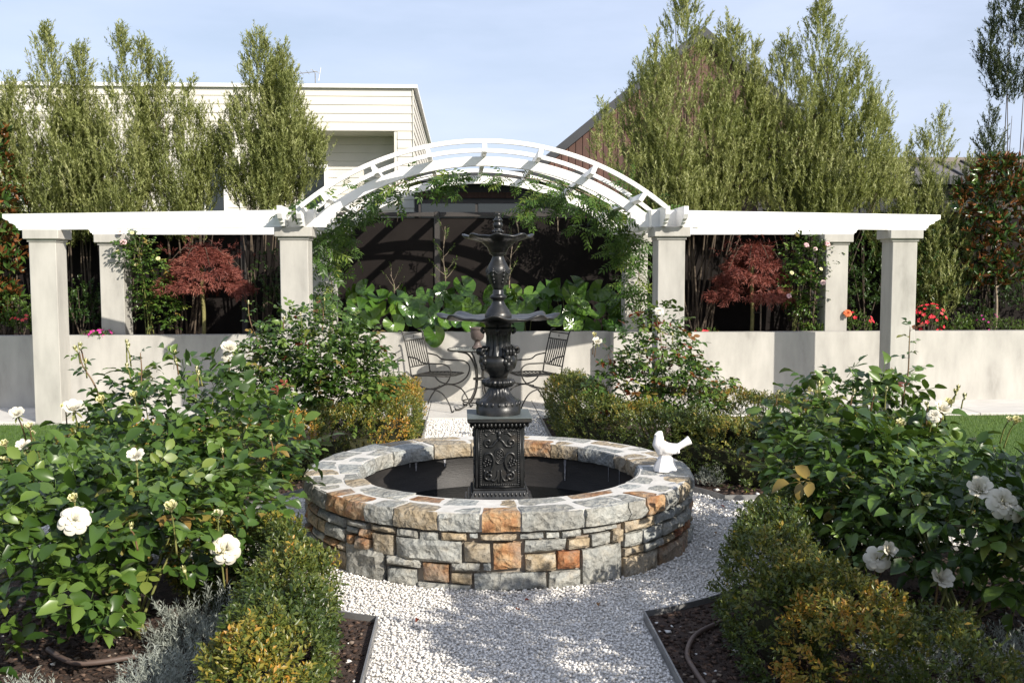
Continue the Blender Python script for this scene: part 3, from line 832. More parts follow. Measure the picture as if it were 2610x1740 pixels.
# from the tail tip forward to breast, up the neck to the head (x runs to the right in the photo)
loft(bd, [(.152,0,.186,.026,.030,.5),(.12,0,.168,.022,.022,.5),(.085,0,.147,.020,.020,.5),(.05,0,.135,.034,.034,.35),(.01,0,.132,.044,.046,.2),(-.03,0,.143,.044,.052,-.35),(-.045,0,.178,.034,.042,-1.0),(-.043,0,.205,.026,.030,-1.3),(-.040,0,.228,.021,.024,-1.5),(-.036,0,.243,.012,.014,-1.5)])
for s in (-1, 1):                        # folded wings
    loft(bd, [(-.04,s*.030,.150,.012,.028,.0),(-.01,s*.040,.148,.014,.036,.0),(.03,s*.038,.136,.013,.030,.1),(.065,s*.028,.122,.010,.018,.1),(.085,s*.02,.116,.006,.008,.1)])
loft(bd, [(-.040,0,.232,.010,.010,0),(-.062,-.012,.226,.006,.006,0),(-.074,-.016,.222,.002,.002,0)])   # beak
for s in (-1, 1): loft(bd, [(.0,s*.012,.11,.010,.012,1.57),(.004,s*.012,.08,.008,.009,1.57)], 8)
o = bd.build('bird', M['ceramic'], dv)
md = o.modifiers.new('Remesh', 'REMESH'); md.mode = 'VOXEL'; md.voxel_size = .0038; md.use_smooth_shade = True
ms_ = o.modifiers.new('Smooth', 'SMOOTH'); ms_.factor = .6; ms_.iterations = 4
rk = MB(); prof = [(.072,0),(.074,.012),(.066,.03),(.056,.055),(.046,.078),(.033,.094),(.01,.098)]
rk.lathe(prof, 11, lambda i,r,z,a: (r*(1+.13*nz3((math.cos(a)*2,math.sin(a)*2,i*.5),1,3)), z))
rk.build('rock', M['ceramic'], dv, auto=22)

# ================================================================== BISTRO SET
wr = M['wire']
def chair(name, label, loc, rz):
    """faces +x at rest; origin under the middle of the rear edge of the seat"""
    t = thing(name, label, 'chair', loc, rz, 'wrought iron garden chairs')
    hw = .235; r = .0085
    lean = lambda z: -.26*(max(z,.40)-.40)
    bk = MB()
    for s in (-1, 1):
        bk.tube(smooth_path([(-.02,s*hw,.40),(lean(.65),s*hw,.65),(lean(.88),s*hw,.88),(lean(.92)-.03,s*hw,.915),(lean(.9)-.055,s*hw,.905)],5), r, 8)
    for z in (.50,.80,.875): bk.tube([(lean(z),-hw,z),(lean(z),hw,z)], r*.85, 8)
    bo = bk.build('back_frame', wr, t, smooth=True)
    for k in range(8):
        y = -hw+2*hw*(k+1)/9
        MB().box(lean(.5)-.004,lean(.5)+.004,y-.007,y+.007,0,.001).v
        MB().tube([(lean(.5),y,.50),(lean(.65)-.006,y,.65),(lean(.8),y,.80)], .0065, 6).build('slat', wr, bo, smooth=True)
    MB().ball((lean(.84),0,.84),.014,4,4,(.5,1,1.3)).build('diamond', wr, bo)
    st = MB()
    st.tube([(-.02,-hw,.40),(.20,-hw-.01,.41),(.42,-hw,.405)], r, 8); st.tube([(-.02,hw,.40),(.20,hw+.01,.41),(.42,hw,.405)], r, 8)
    st.tube([(.42,-hw,.405),(.44,0,.40),(.42,hw,.405)], r, 8); st.tube([(-.02,-hw,.40),(-.02,hw,.40)], r, 8)
    sto = st.build('seat_frame', wr, t, smooth=True)
    for k in range(9):
        x = .02+.39*k/8.6
        MB().tube([(x,-hw,.407),(x,-hw*.5,.397),(x,0,.394),(x,hw*.5,.397),(x,hw,.407)], .006, 6).build('seat_slat', wr, sto, smooth=True)
    for s in (-1, 1):
        y = s*(hw+.012)
        arm = smooth_path([(lean(.60),y,.62),(.06,y,.60),(.14,y,.555),(.30,y,.55),(.42,y,.545),(.485,y,.50),(.49,y,.43),(.44,y,.34),(.33,y,.275),(.20,y,.262),(.08,y,.30),(0.0,y,.40)],6)
        MB().tube(arm, r, 8).build('arm', wr, t, smooth=True)
        leg = smooth_path([(.50,y,.008),(.47,y,.10),(.38,y,.215),(.23,y,.258),(.08,y,.215),(-.02,y,.10),(-.06,y,.008)],6)
        lo = MB().tube(leg, r, 8).tube([(.50,y,.008),(.52,y,.012),(.53,y,.03)], r, 8).build('leg', wr, t, smooth=True)
    MB().tube([(.225,-hw-.01,.26),(.225,hw+.01,.26)], r*.8, 8).ball((.225,0,.26),.018,6,5).build('stretcher', wr, t, smooth=True)
    return t
chair('garden_chair', 'wrought iron garden chair left of the urn table, its back shadow on the wall', (-.70, 5.37, .022), math.atan2(-.43,.9))
chair('garden_chair', 'wrought iron garden chair right of the urn table, half behind the fountain stem', (.80, 5.33, .022), math.atan2(-.37,-.93))
tb = thing('bistro_table', 'round glass topped wrought iron table carrying a small urn', 'table', (-.03, 5.26, .022))
MB().lathe([(.36,.684),(.378,.684),(.378,.70),(.36,.70)], 56, close=False).build('rim', wr, tb, smooth=False)
MB().lathe([(.005,.690),(.361,.690),(.361,.698),(.005,.698)], 56, close=True).build('glass_top', M['tglass'], tb)
for k in range(4):
    a = k*math.pi/2+.6; ca, sa = math.cos(a), math.sin(a)
    pts = smooth_path([(.30,.682),(.16,.64),(.07,.50),(.05,.36),(.07,.22),(.16,.08),(.27,.02),(.33,.012),(.345,.03)],6)
    MB().tube([(x*ca,x*sa,z) for x,z in pts], .011, 8).build('leg', wr, tb, smooth=True)
MB().lathe([(.066,.34),(.078,.34),(.078,.36),(.066,.36)], 24, close=False).tube([(.2*math.cos(a),.2*math.sin(a),.09) for a in np.linspace(0,2*math.pi,30)], .008, 6).build('tie_ring', wr, tb, smooth=True)
ur = thing('table_urn', 'small dark urn shaped planter on the bistro table', 'urn', (-.055, 5.22, .724))
MB().lathe([(.062,0),(.066,.022),(.055,.03),(.042,.045),(.033,.075),(.036,.095),(.05,.10),(.068,.118),(.078,.145),(.081,.19),(.083,.205),(.081,.215),(.088,.228),(.095,.24),(.094,.248),(.078,.246),(.07,.20),(.02,.15)], 40).build('body', M['terracotta'], ur, smooth=True)
# ================================================================== PLANT HELPERS
def unit(a): return a/np.maximum(np.linalg.norm(a, axis=-1, keepdims=True), 1e-9)
def rdir(n): return unit(rng.normal(size=(n, 3)))
def vnoise(P, s, seed=0):               # smooth value noise, cheap, for clumps and gaps
    P = np.asarray(P)*s + seed*13.7
    return (np.sin(P[:,0]*1.7+np.sin(P[:,1]*1.3+1.1)*1.6+P[:,2]*.9) + np.sin(P[:,1]*2.1+np.sin(P[:,2]*1.7+.4)*1.5-P[:,0]*.7) + np.sin(P[:,2]*1.9+np.sin(P[:,0]*1.5+2.)*1.4+P[:,1]*1.1))/3
def leaves(P, D, N, L, Wd, tint, fold=.25, droop=.0):
    """one four-cornered leaf per point: base, right, tip, left, folded along the middle"""
    n = len(P); D = unit(D); N = unit(N - D*np.sum(N*D, 1, keepdims=True)); Sd = np.cross(D, N)
    L = np.broadcast_to(L, n)[:, None]; Wd = np.broadcast_to(Wd, n)[:, None]
    V = np.empty((n, 4, 3))
    V[:,0] = P; V[:,2] = P + D*L - N*L*droop
    mid = P + D*L*.48 + N*Wd*fold
    V[:,1] = mid + Sd*Wd*.5; V[:,3] = mid - Sd*Wd*.5
    b = (np.arange(n)*4)[:, None]
    F = np.concatenate([b+np.array([[0,1,2]]), b+np.array([[0,2,3]])])
    return V.reshape(-1, 3), F, np.repeat(tint, 4)
def foliage(name, parent, mat, parts, kind='stuff'):
    Vs, Fs, Ts, o = [], [], [], 0
    for V, F, T in parts:
        Vs.append(V); Fs.append(F+o); Ts.append(T); o += len(V)
    ob = link(name, npmesh(name, np.concatenate(Vs), np.concatenate(Fs), np.clip(np.concatenate(Ts), 0, 1)), mat, parent)
    ob['kind'] = kind
    return ob
def sprigs(B, D, length, per, L, Wd, tint, spread=.6, jit=.25, fold=.2):
    """leaves set round short twigs that start at B and run along D"""
    n = len(B); t = np.tile(np.linspace(.05, 1, per), n)
    Bi = np.repeat(B, per, 0); Di = np.repeat(unit(D), per, 0)
    ln = np.repeat(np.broadcast_to(length, n), per)[:, None]
    side = unit(np.cross(Di, rdir(n*per)))
    P = Bi + Di*ln*t[:, None]
    dd = unit(Di*(1-spread*.55) + side*spread + rdir(n*per)*jit)
    nn = unit(Di*.4 + side*-.3 + np.array([.15,-.3,.75]) + rdir(n*per)*.55)
    LL = np.repeat(np.broadcast_to(L, n), per)*rng.uniform(.7, 1.15, n*per)
    return leaves(P, dd, nn, LL, LL*Wd, np.repeat(tint, per)+rng.normal(0, .10, n*per), fold)

# leaf colours
G_rose = [(0,(.017,.040,.007)),(.35,(.038,.078,.012)),(.65,(.064,.116,.019)),(.93,(.112,.170,.030)),(.97,(.15,.17,.035)),(1,(.20,.13,.035))]
M['rose_leaf'] = leafmat('rose_leaf', G_rose, .33, .13, (.20,.32,.03), 'obj', .34)
M['rose_leaf_s'] = leafmat('rose_leaf_mass', G_rose, .36, .13, (.20,.32,.03), spec=.34)
M['red_leaf'] = leafmat('young_red_leaf', [(0,(.14,.025,.014)),(.6,(.22,.055,.022)),(1,(.17,.13,.03))], .35, .25, (.45,.10,.02), 'obj')
G_vine = [(0,(.022,.050,.010)),(.5,(.045,.095,.018)),(.85,(.085,.150,.028)),(1,(.16,.19,.03))]
M['vine_leaf'] = leafmat('vine_leaf', G_vine, .38, .25, (.22,.36,.03), 'obj')
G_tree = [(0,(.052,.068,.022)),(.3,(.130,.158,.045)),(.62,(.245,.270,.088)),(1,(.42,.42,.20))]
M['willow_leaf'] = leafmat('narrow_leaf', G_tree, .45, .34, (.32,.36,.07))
M['dark_leaf'] = leafmat('dark_narrow_leaf', [(0,(.030,.042,.020)),(.6,(.055,.075,.032)),(1,(.10,.115,.06))], .45, .2, (.15,.2,.05))
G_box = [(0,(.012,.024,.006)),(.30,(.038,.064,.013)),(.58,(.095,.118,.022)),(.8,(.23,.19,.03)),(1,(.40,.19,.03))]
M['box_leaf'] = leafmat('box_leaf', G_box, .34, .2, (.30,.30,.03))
M['maple_leaf'] = leafmat('maple_leaf', [(0,(.085,.024,.020)),(.4,(.19,.056,.042)),(.8,(.30,.105,.075)),(1,(.36,.16,.11))], .55, .30, (.45,.10,.05))
M['magnolia_leaf'] = leafmat('magnolia_leaf', [(0,(.020,.046,.010)),(.6,(.042,.085,.016)),(1,(.09,.13,.03))], .22, .06, (.2,.25,.03), back=(.17,.065,.022))
M['magnolia_leaf_o'] = leafmat('magnolia_single_leaf', [(0,(.020,.046,.010)),(.6,(.042,.085,.016)),(1,(.09,.13,.03))], .22, .06, (.2,.25,.03), 'obj', back=(.17,.065,.022))
M['shrub_leaf'] = leafmat('shrub_leaf', [(0,(.016,.036,.009)),(.5,(.035,.072,.015)),(1,(.085,.130,.028))], .36, .18, (.2,.3,.03))
M['fresh_leaf'] = leafmat('fresh_leaf', [(0,(.045,.085,.015)),(.5,(.085,.140,.024)),(1,(.15,.20,.045))], .42, .25, (.25,.36,.04))
M['lavender'] = leafmat('silver_leaf', [(0,(.13,.145,.12)),(.5,(.25,.27,.23)),(1,(.40,.42,.37))], .8, .12, (.3,.35,.25))
M['grass'] = leafmat('grass_blade', [(0,(.040,.085,.010)),(.6,(.080,.145,.020)),(1,(.13,.19,.04))], .6, .2, (.2,.3,.03))
M['petal_white'] = leafmat('petal_white', [(0,(.66,.62,.50)),(1,(.70,.67,.58))], .55, .22, (.80,.74,.50), 'obj')
M['petal_cream'] = leafmat('petal_cream', [(0,(.70,.64,.30)),(1,(.76,.72,.48))], .55, .2, (.75,.68,.3), 'obj')
M['petal_pink'] = leafmat('petal_pink', [(0,(.72,.42,.44)),(1,(.78,.60,.55))], .55, .2, (.8,.4,.4), 'obj')
M['petal_red'] = leafmat('petal_red', [(0,(.55,.015,.03)),(.6,(.62,.03,.05)),(1,(.66,.10,.10))], .55, .18, (.7,.03,.05))
M['petal_magenta'] = leafmat('petal_magenta', [(0,(.50,.015,.20)),(1,(.62,.06,.34))], .55, .18, (.6,.03,.3))
M['petal_orange'] = leafmat('petal_orange', [(0,(.66,.11,.03)),(1,(.75,.25,.10))], .55, .2, (.8,.2,.05), 'obj')

# ================================================================== GRAVEL, SOIL CRUMBS, GRASS
def gravel_ok(x, y):
    r = np.hypot(x, y)
    ring = (r > RO+.012) & (r < RB-.012)
    path = (np.abs(x) < PW-.012) & (r > RO+.012)
    side = (np.abs(y) < PS-.012) & (r > RO+.012) & (np.abs(x) < 3)
    return ring | path | side
def stones(pts, size, tint, squash=.7):
    n = len(pts)
    base = np.array([[1,0,0],[0,1,0],[-1,0,0],[0,-1,0],[0,0,1],[0,0,-1]], float)
    V = base[None]*rng.uniform(.55, 1.2, (n, 6, 1))
    V += rng.normal(0, .16, V.shape)
    q = unit(rng.normal(size=(n, 4))); w, x, y, z = q.T
    Rm = np.stack([1-2*(y*y+z*z),2*(x*y-z*w),2*(x*z+y*w),2*(x*y+z*w),1-2*(x*x+z*z),2*(y*z-x*w),2*(x*z-y*w),2*(y*z+x*w),1-2*(x*x+y*y)],1).reshape(n,3,3)
    V = np.einsum('nij,nkj->nki', Rm, V)
    V[:,:,2] *= squash
    V = V*size[:, None, None] + pts[:, None, :]
    Fb = np.array([[0,1,4],[1,2,4],[2,3,4],[3,0,4],[1,0,5],[2,1,5],[3,2,5],[0,3,5]])
    F = ((np.arange(n)*6)[:, None, None]+Fb[None]).reshape(-1, 3)
    return V.reshape(-1, 3), F, np.repeat(tint, 6)
def grid_pts(x0, x1, y0, y1, s):
    X, Y = np.meshgrid(np.arange(x0, x1, s), np.arange(y0, y1, s))
    x = X.ravel()+rng.uniform(-.5, .5, X.size)*s; y = Y.ravel()+rng.uniform(-.5, .5, X.size)*s
    return x, y
chip = leafmat('marble_chip', [(0,(.34,.325,.30)),(.15,(.54,.515,.475)),(.5,(.68,.65,.60)),(1,(.80,.775,.73))], .75, 0)
sets = []
for x0, x1, y0, y1, s, sz in ((-1.8,1.8,-4.2,-.4,.0150,.0095),(-3,3,-.9,1.9,.021,.0125),(-.65,.65,1.8,4.55,.024,.014)):
    x, y = grid_pts(x0, x1, y0, y1, s)
    ok = gravel_ok(x, y)
    if y0 < -2: ok &= ~((y > -.9))
    if y1 == 1.9: ok &= (y >= -.9)
    if y0 == 1.8: ok &= (np.hypot(x, y) > RB) & (y > 1.6)
    x, y = x[ok], y[ok]
    pts = np.stack([x, y, rng.uniform(.002, .012, len(x))], 1)
    sets.append(stones(pts, sz*rng.uniform(.65, 1.25, len(x)), rng.beta(2.4, 1.3, len(x))))
gv = foliage('gravel', None, chip, sets)
tag(gv, 'loose white marble gravel covering the paths round the basin', 'gravel', kind='stuff')
# bark and stray white chips on the beds
crumb = leafmat('bark_crumb', [(0,(.014,.008,.005)),(.5,(.050,.029,.020)),(.86,(.12,.076,.054)),(.93,(.24,.20,.16)),(.97,(.62,.60,.56)),(1,(.72,.7,.66))], .95, 0)
def bed_ok(x, y): return (np.abs(x) > PW+.02) & (np.abs(y) > PS+.02) & (np.hypot(x, y) > RB+.02) & (np.abs(x) < 2.98) & (y < 4.48)
sets = []
for x0, x1, y0, y1, s, sz in ((-2.4,2.4,-3.2,-1.3,.028,.013),(-2.9,2.9,.6,2.6,.05,.018)):
    x, y = grid_pts(x0, x1, y0, y1, s); ok = bed_ok(x, y); x, y = x[ok], y[ok]
    edge = (np.abs(x) < PW+.22) | (np.hypot(x, y) < RB+.2)
    tn = rng.uniform(0, .93, len(x)); lime_ = (rng.random(len(x)) < np.where(edge, .045, .01)); tn[lime_] = .985
    sets.append(stones(np.stack([x, y, rng.uniform(.014, .024, len(x))], 1), sz*rng.uniform(.5, 1.5, len(x)), tn, .5))
mu = foliage('bark_mulch', None, crumb, sets); tag(mu, 'dark bark mulch with stray white chips lying on the flower beds', 'mulch', kind='stuff')
sets = []
for s in (-1, 1):
    n = 30000
    P = np.stack([s*rng.uniform(3.03, 6.6, n), rng.uniform(.9, 4.5, n), np.full(n, -.004)], 1)
    D = unit(np.stack([rng.normal(0, .35, n), rng.normal(0, .35, n), np.ones(n)], 1))
    sets.append(leaves(P, D, rdir(n), rng.uniform(.018, .038, n), .004, .45+.25*vnoise(P, 1.5)+rng.normal(0, .18, n)))
gr = foliage('grass', None, M['grass'], sets); tag(gr, 'short mown green grass on both sides of the rose beds', 'grass', kind='stuff')

# ================================================================== TREES WITH UPRIGHT NARROW FOLIAGE
def upright_tree(name, label, spires, base, z0, zf, n_tw, per, mat, seed, group=None, Lf=.052, lean=.0, gap=-.52, wood='bark'):
    """spires: (du, dv, top, half width, height of the widest part 0..1)"""
    t = thing(name, label, 'tree', (base[0], base[1], z0), 0, group)
    tot = sum(s[3]*(s[2]-zf) for s in spires)
    parts = []
    main = list(spires); rq = random.Random(seed*3+1); spires = list(spires)
    for (du, dv, top, hw, fw) in main:
        for q in range(3):
            spires.append((du+rq.uniform(-1.05,1.05)*hw, dv+rq.uniform(-.8,.6)*hw, zf+(top-zf)*rq.uniform(.55,.93), hw*rq.uniform(.26,.42), rq.uniform(.3,.5)))
    tot = sum(s[3]*(s[2]-zf) for s in spires)
    for (du, dv, top, hw, fw) in spires:
        n = int(2.0*n_tw*hw*(top-zf)/tot)
        f = rng.beta(1.15, 1.25, n); ang = rng.uniform(0, 2*math.pi, n)
        env = np.where(f < fw, .55+.45*(f/fw)**.8, np.clip((1-(f-fw)/(1-fw)), 0, 1)**.72)
        P0 = np.stack([np.cos(ang)*hw, np.sin(ang)*hw, f*(top-zf)], 1)
        lump = 1+.42*vnoise(P0+[seed, 0, 0], 3.2, seed)+.22*vnoise(P0, 7.5, seed+3)
        rad = hw*env*lump*rng.power(2.2, n)
        x = du*(.25+.75*np.minimum(1, f*1.6+.1))+rad*np.cos(ang); y = dv+rad*np.sin(ang)*1.25
        z = zf-z0+f*(top-zf)+rng.normal(0, .04, n)
        B = np.stack([x, y, z], 1)
        keep = vnoise(B, 4.2, seed+5) > gap
        B = B[keep]; f = f[keep]; ang = ang[keep]; rad = rad[keep]; env = env[keep]
        D = np.stack([np.cos(ang)*.38, np.sin(ang)*.38, np.full(len(B), 1.0)], 1)+rdir(len(B))*.28
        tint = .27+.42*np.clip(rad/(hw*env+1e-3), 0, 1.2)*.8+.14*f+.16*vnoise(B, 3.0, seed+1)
        ln = rng.uniform(.13, .30, len(B))*(1-.3*f)
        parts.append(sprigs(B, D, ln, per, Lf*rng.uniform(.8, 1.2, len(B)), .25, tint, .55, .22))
        # feathery leader at the top
        k = 10; zz = np.linspace(top-zf-.35, top-zf, k)+zf-z0
        Bt = np.stack([np.full(k, du)+rng.normal(0, .02, k), np.full(k, dv), zz-.12], 1)
        parts.append(sprigs(Bt, np.tile([.02,0,1.], (k,1))+rdir(k)*.15, .18, per, Lf*.95, .2, np.full(k, .7), .45, .2))
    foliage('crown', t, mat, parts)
    rs_ = random.Random(seed)
    for (du, dv, top, hw, fw) in main:
        for q in range(max(3, int(hw*9))):
            a = rs_.uniform(0, 6.28); rr = hw*rs_.uniform(.1, .75); h = (top-z0)*rs_.uniform(.55, .92)
            b0 = (du*.25+rs_.uniform(-.12, .12), dv+rs_.uniform(-.08, .08), -.02)
            e = (du*.95+rr*math.cos(a)*.7, dv+rr*math.sin(a)*.6, h)
            mid = (b0[0]*.45+e[0]*.55+rs_.uniform(-.05,.05), b0[1]*.5+e[1]*.5, h*.5)
            MB().tube(smooth_path([b0, mid, e], 5), [.016-.0125*i/10 for i in range(11)], 5).build('stem', M[wood], t, smooth=True)
    return t
ZP = .80
grp = 'feathery evergreen trees along the fence'
upright_tree('feathery_tree', 'leaning tall feathery evergreen between the bronze magnolia and the bushy one over the left maple', [(-.45,.1,3.95,.36,.35),(.0,0,4.62,.44,.25),(.25,.05,3.95,.30,.3)], (-5.36,6.55), ZP, 1.95, 1050, 22, M['willow_leaf'], 3, grp)
upright_tree('feathery_tree', 'wide feathery evergreen with several pale tips over the left climbing rose', [(-.42,.0,4.35,.36,.3),(.1,0,4.56,.44,.32),(.32,.1,4.5,.22,.4)], (-4.55,6.55), ZP, 1.95, 1350, 22, M['willow_leaf'], 11, grp)
upright_tree('feathery_tree', 'low feathery evergreen behind the left magnolia', [(-.25,0,3.75,.34,.4),(.1,0,3.9,.36,.4)], (-5.98,6.62), ZP, 1.95, 460, 22, M['willow_leaf'], 14, grp)
upright_tree('feathery_tree', 'narrow pale feathery evergreen squeezed between the leaning one and the wide one', [(-.1,.1,3.7,.30,.4),(.15,.1,3.5,.3,.4)], (-4.98,6.62), ZP, 1.95, 420, 22, M['willow_leaf'], 13, grp)
upright_tree('feathery_tree', 'thinner yellowing feathery evergreen with bare twigs over the left maple', [(-.15,0,4.2,.30,.3),(.16,0,3.9,.28,.3),(.42,.05,3.35,.24,.3)], (-3.80,6.58), ZP, 2.0, 900, 20, M['willow_leaf'], 17, grp, gap=-.45)
upright_tree('feathery_tree', 'dense dark green feathery evergreen in front of the cream porch', [(-.28,0,3.75,.32,.42),(-.02,0,4.58,.42,.40),(.28,0,4.38,.36,.40),(.52,.05,3.5,.34,.55)], (-2.75,6.55), ZP, 2.35, 1450, 24, M['willow_leaf'], 23, grp, gap=-.75)
upright_tree('feathery_tree', 'huge feathery evergreen covering the gable of the cedar house', [(-.68,0,4.2,.52,.45),(-.12,0,5.1,.64,.36),(.46,0,4.75,.52,.40),(-.45,-.1,3.3,.55,.5),(.82,0,4.05,.46,.45)], (2.75,6.55), ZP, 2.15, 2450, 24, M['willow_leaf'], 31, grp, gap=-.85)
upright_tree('feathery_tree', 'broad feathery evergreen right of the cedar gable, open against the sky', [(-.35,0,4.5,.48,.42),(.12,0,5.02,.64,.38),(.62,0,4.25,.54,.45),(.80,.05,3.6,.50,.5),(-.70,0,3.9,.44,.45)], (4.28,6.55), ZP, 2.15, 2450, 24, M['willow_leaf'], 37, grp, gap=-.62)
upright_tree('feathery_tree', 'short feathery evergreen under the ribbed metal roof, by the right outer column', [(0,0,3.15,.26,.4),(.12,0,2.9,.22,.4)], (5.45,6.7), ZP, 1.6, 360, 20, M['willow_leaf'], 41, grp)
upright_tree('feathery_tree', 'slim feathery evergreen with loose tips left of the bronze magnolia', [(-.1,0,3.42,.30,.35),(.1,0,3.66,.34,.35),(.0,-.05,2.6,.45,.5)], (5.98,6.7), ZP, 1.0, 760, 22, M['willow_leaf'], 43, grp, gap=-.8)
upright_tree('feathery_tree', 'small dark leader rising above the bronze magnolia', [(0,0,3.72,.22,.3)], (6.93,6.98), ZP, 2.4, 150, 18, M['dark_leaf'], 47, grp)
upright_tree('sky_tree', 'dark small leaved tree with bare low branches against the sky, above the metal roof', [(.35,0,7.2,.5,.5),(.0,0,6.25,.40,.5),(-.35,0,5.55,.22,.5)], (8.55,9.4), 0, 4.3, 420, 20, M['dark_leaf'], 53, Lf=.07, gap=-.2)

MAGS = []
# magnolias: long glossy leaves, brown beneath
def magnolia(label, base, zlo, zhi, rx, n, seed, trunk_top):
    t = thing('magnolia', label, 'tree', (*base, ZP), 0, 'bronze leaved magnolias')
    f = rng.uniform(0, 1, n); ang = rng.uniform(0, 2*math.pi, n)
    rad = rx*np.sin(np.pi*(.12+.80*f))**.7*rng.power(2, n)*(1+.25*vnoise(np.stack([np.cos(ang), np.sin(ang), f*4], 1), 2, seed))
    B = np.stack([rad*np.cos(ang), rad*np.sin(ang)*.8, zlo-ZP+f*(zhi-zlo)], 1)
    B = B[vnoise(B, 5, seed) > -.6]; m_ = len(B)
    out = B*np.array([1,1,0]); D = unit(out+np.array([0,-.05,.12])+rdir(m_)*.25)
    t_ = np.full(m_, .4)+.3*vnoise(B, 4)
    parts = []; ind = []; c0 = np.array([base[0], base[1], ZP])
    for k in range(7):
        a = rdir(m_); D2 = unit(D*.6+a*.75+np.array([0,0,.25])); N2 = unit(np.array([0,-.1,.7])+out*.8+rdir(m_)*.7)
        flip = (rng.random(m_) < .20)[:, None]; N2 = np.where(flip, -N2, N2)
        LL = rng.uniform(.085, .14, m_); near = np.zeros(m_, bool)
        near[np.argsort(np.linalg.norm(B+c0-CAM, axis=1)-.25*rng.random(m_))[:42]] = True
        ind += [(B[i]+c0, D2[i], N2[i], LL[i]) for i in np.nonzero(near)[0]]
        q = ~near
        parts.append(leaves(B[q], D2[q], N2[q], LL[q], .042, (t_+rng.normal(0, .2, m_))[q], .22, .05))
    crown = foliage('crown', t, M['magnolia_leaf'], parts)
    MAGS.append((t, ind))
    MB().tube(smooth_path([(0,0,-.03),(.015,0,.35),(-.01,0,.8),(.01,0,trunk_top-ZP)], 5), [.024-.001*i for i in range(16)], 7).build('trunk', M['bark_pale'], t, smooth=True)
    for q in range(7):
        a = q*2.4; z = zlo-ZP+.12+.2*q
        MB().tube([(0,0,z-.15),(rx*.4*math.cos(a),rx*.4*math.sin(a),z+.05),(rx*.75*math.cos(a),rx*.75*math.sin(a),z+.22)], [.012,.008,.004], 5).build('branch', M['bark_pale'], t)
magnolia('bronze and green magnolia on a pale thin trunk beside the outer right column', (6.72,6.35), 1.42, 3.06, .62, 560, 61, 2.7)
magnolia('bronze and green magnolia at the end of the left white beam', (-6.02,6.35), 1.0, 3.42, .46, 520, 67, 3.0)

# weeping red maples on straight stems
def maple(label, base, zc, rx, hz, n, seed, ztop):
    t = thing('red_maple', label, 'tree', (*base, ZP), 0, 'grafted weeping maples')
    f = rng.uniform(0, 1, n)**.75; ang = rng.uniform(0, 2*math.pi, n)
    tier = np.floor(f*5)/5+rng.uniform(0, .12, n)
    rr = rx*np.clip(tier, .05, 1)**.75*(1+.22*vnoise(np.stack([np.cos(ang), np.sin(ang), tier*3], 1), 2.2, seed))*rng.uniform(.82, 1.05, n)
    z = zc-ZP+hz*(1-2.15*np.clip(tier, 0, 1)**1.7)*rng.uniform(.75, 1.0, n)+.07*vnoise(np.stack([rr*np.cos(ang)*5, rr*np.sin(ang)*5, tier], 1), 1.3, seed)
    B = np.stack([rr*np.cos(ang), rr*np.sin(ang)*.75, z], 1)
    kp = vnoise(B, 7.5, seed+2) > -.38; B = B[kp]; ang = ang[kp]; n = len(B)
    out = unit(np.stack([np.cos(ang), np.sin(ang), np.zeros(n)], 1))
    D = out*.75+np.array([0,0,-.55])+rdir(n)*.35
    parts = [sprigs(B, D, .075, 9, .062*rng.uniform(.8, 1.3, n), .14, .45+.25*vnoise(B, 6, seed)+rng.normal(0, .1, n), .7, .3)]
    # stray sprays above and beside the dome
    m_ = 46; a2 = rng.uniform(0, 6.28, m_); B2 = np.stack([rx*np.cos(a2)*rng.uniform(.3, 1.2, m_), rx*np.sin(a2)*.6, zc-ZP+hz*rng.uniform(.6, 1.35, m_)*(1-.3*np.abs(np.cos(a2)))], 1)
    parts.append(sprigs(B2, rdir(m_)+[0,0,.3], .1, 9, .05, .16, np.full(m_, .25), .6, .3))
    foliage('crown', t, M['maple_leaf'], parts)
    MB().tube(smooth_path([(0,0,-.03),(.008,0,.3),(-.006,0,.6),(0,0,zc-ZP+hz*.7)], 4), .024, 8).build('trunk', M['bark_green'], t, smooth=True)
    for q in range(9):
        a = q*.7+.2; MB().tube(smooth_path([(0,0,zc-ZP+hz*.45),(rx*.4*math.cos(a),rx*.3*math.sin(a),zc-ZP+hz*.85),(rx*.85*math.cos(a),rx*.6*math.sin(a),zc-ZP+hz*.1)], 4), [.010-.001*i for i in range(9)], 5).build('branch', M['bark'], t)
    return t
maple('round headed red weeping maple between the left columns, its top level', (-3.44,6.22), 1.64, .54, .32, 2300, 71, 2)
maple('drooping red weeping maple with a pointed top between the right columns', (3.46,6.22), 1.58, .50, .42, 2100, 73, 2)
stk = thing('plant_stake', 'pale round garden stake tied to the drooping right maple', 'stake', (3.55,6.14,ZP-.02)); MB().tube([(0,0,0),(0,0,.62)], .009, 8).build('rod', M['bark_pale'], stk); MB().tube([(0,-.013,.31),(-.05,.03,.31),(-.10,.08,.31)], .006, 5).build('tie', M['wire'], stk)

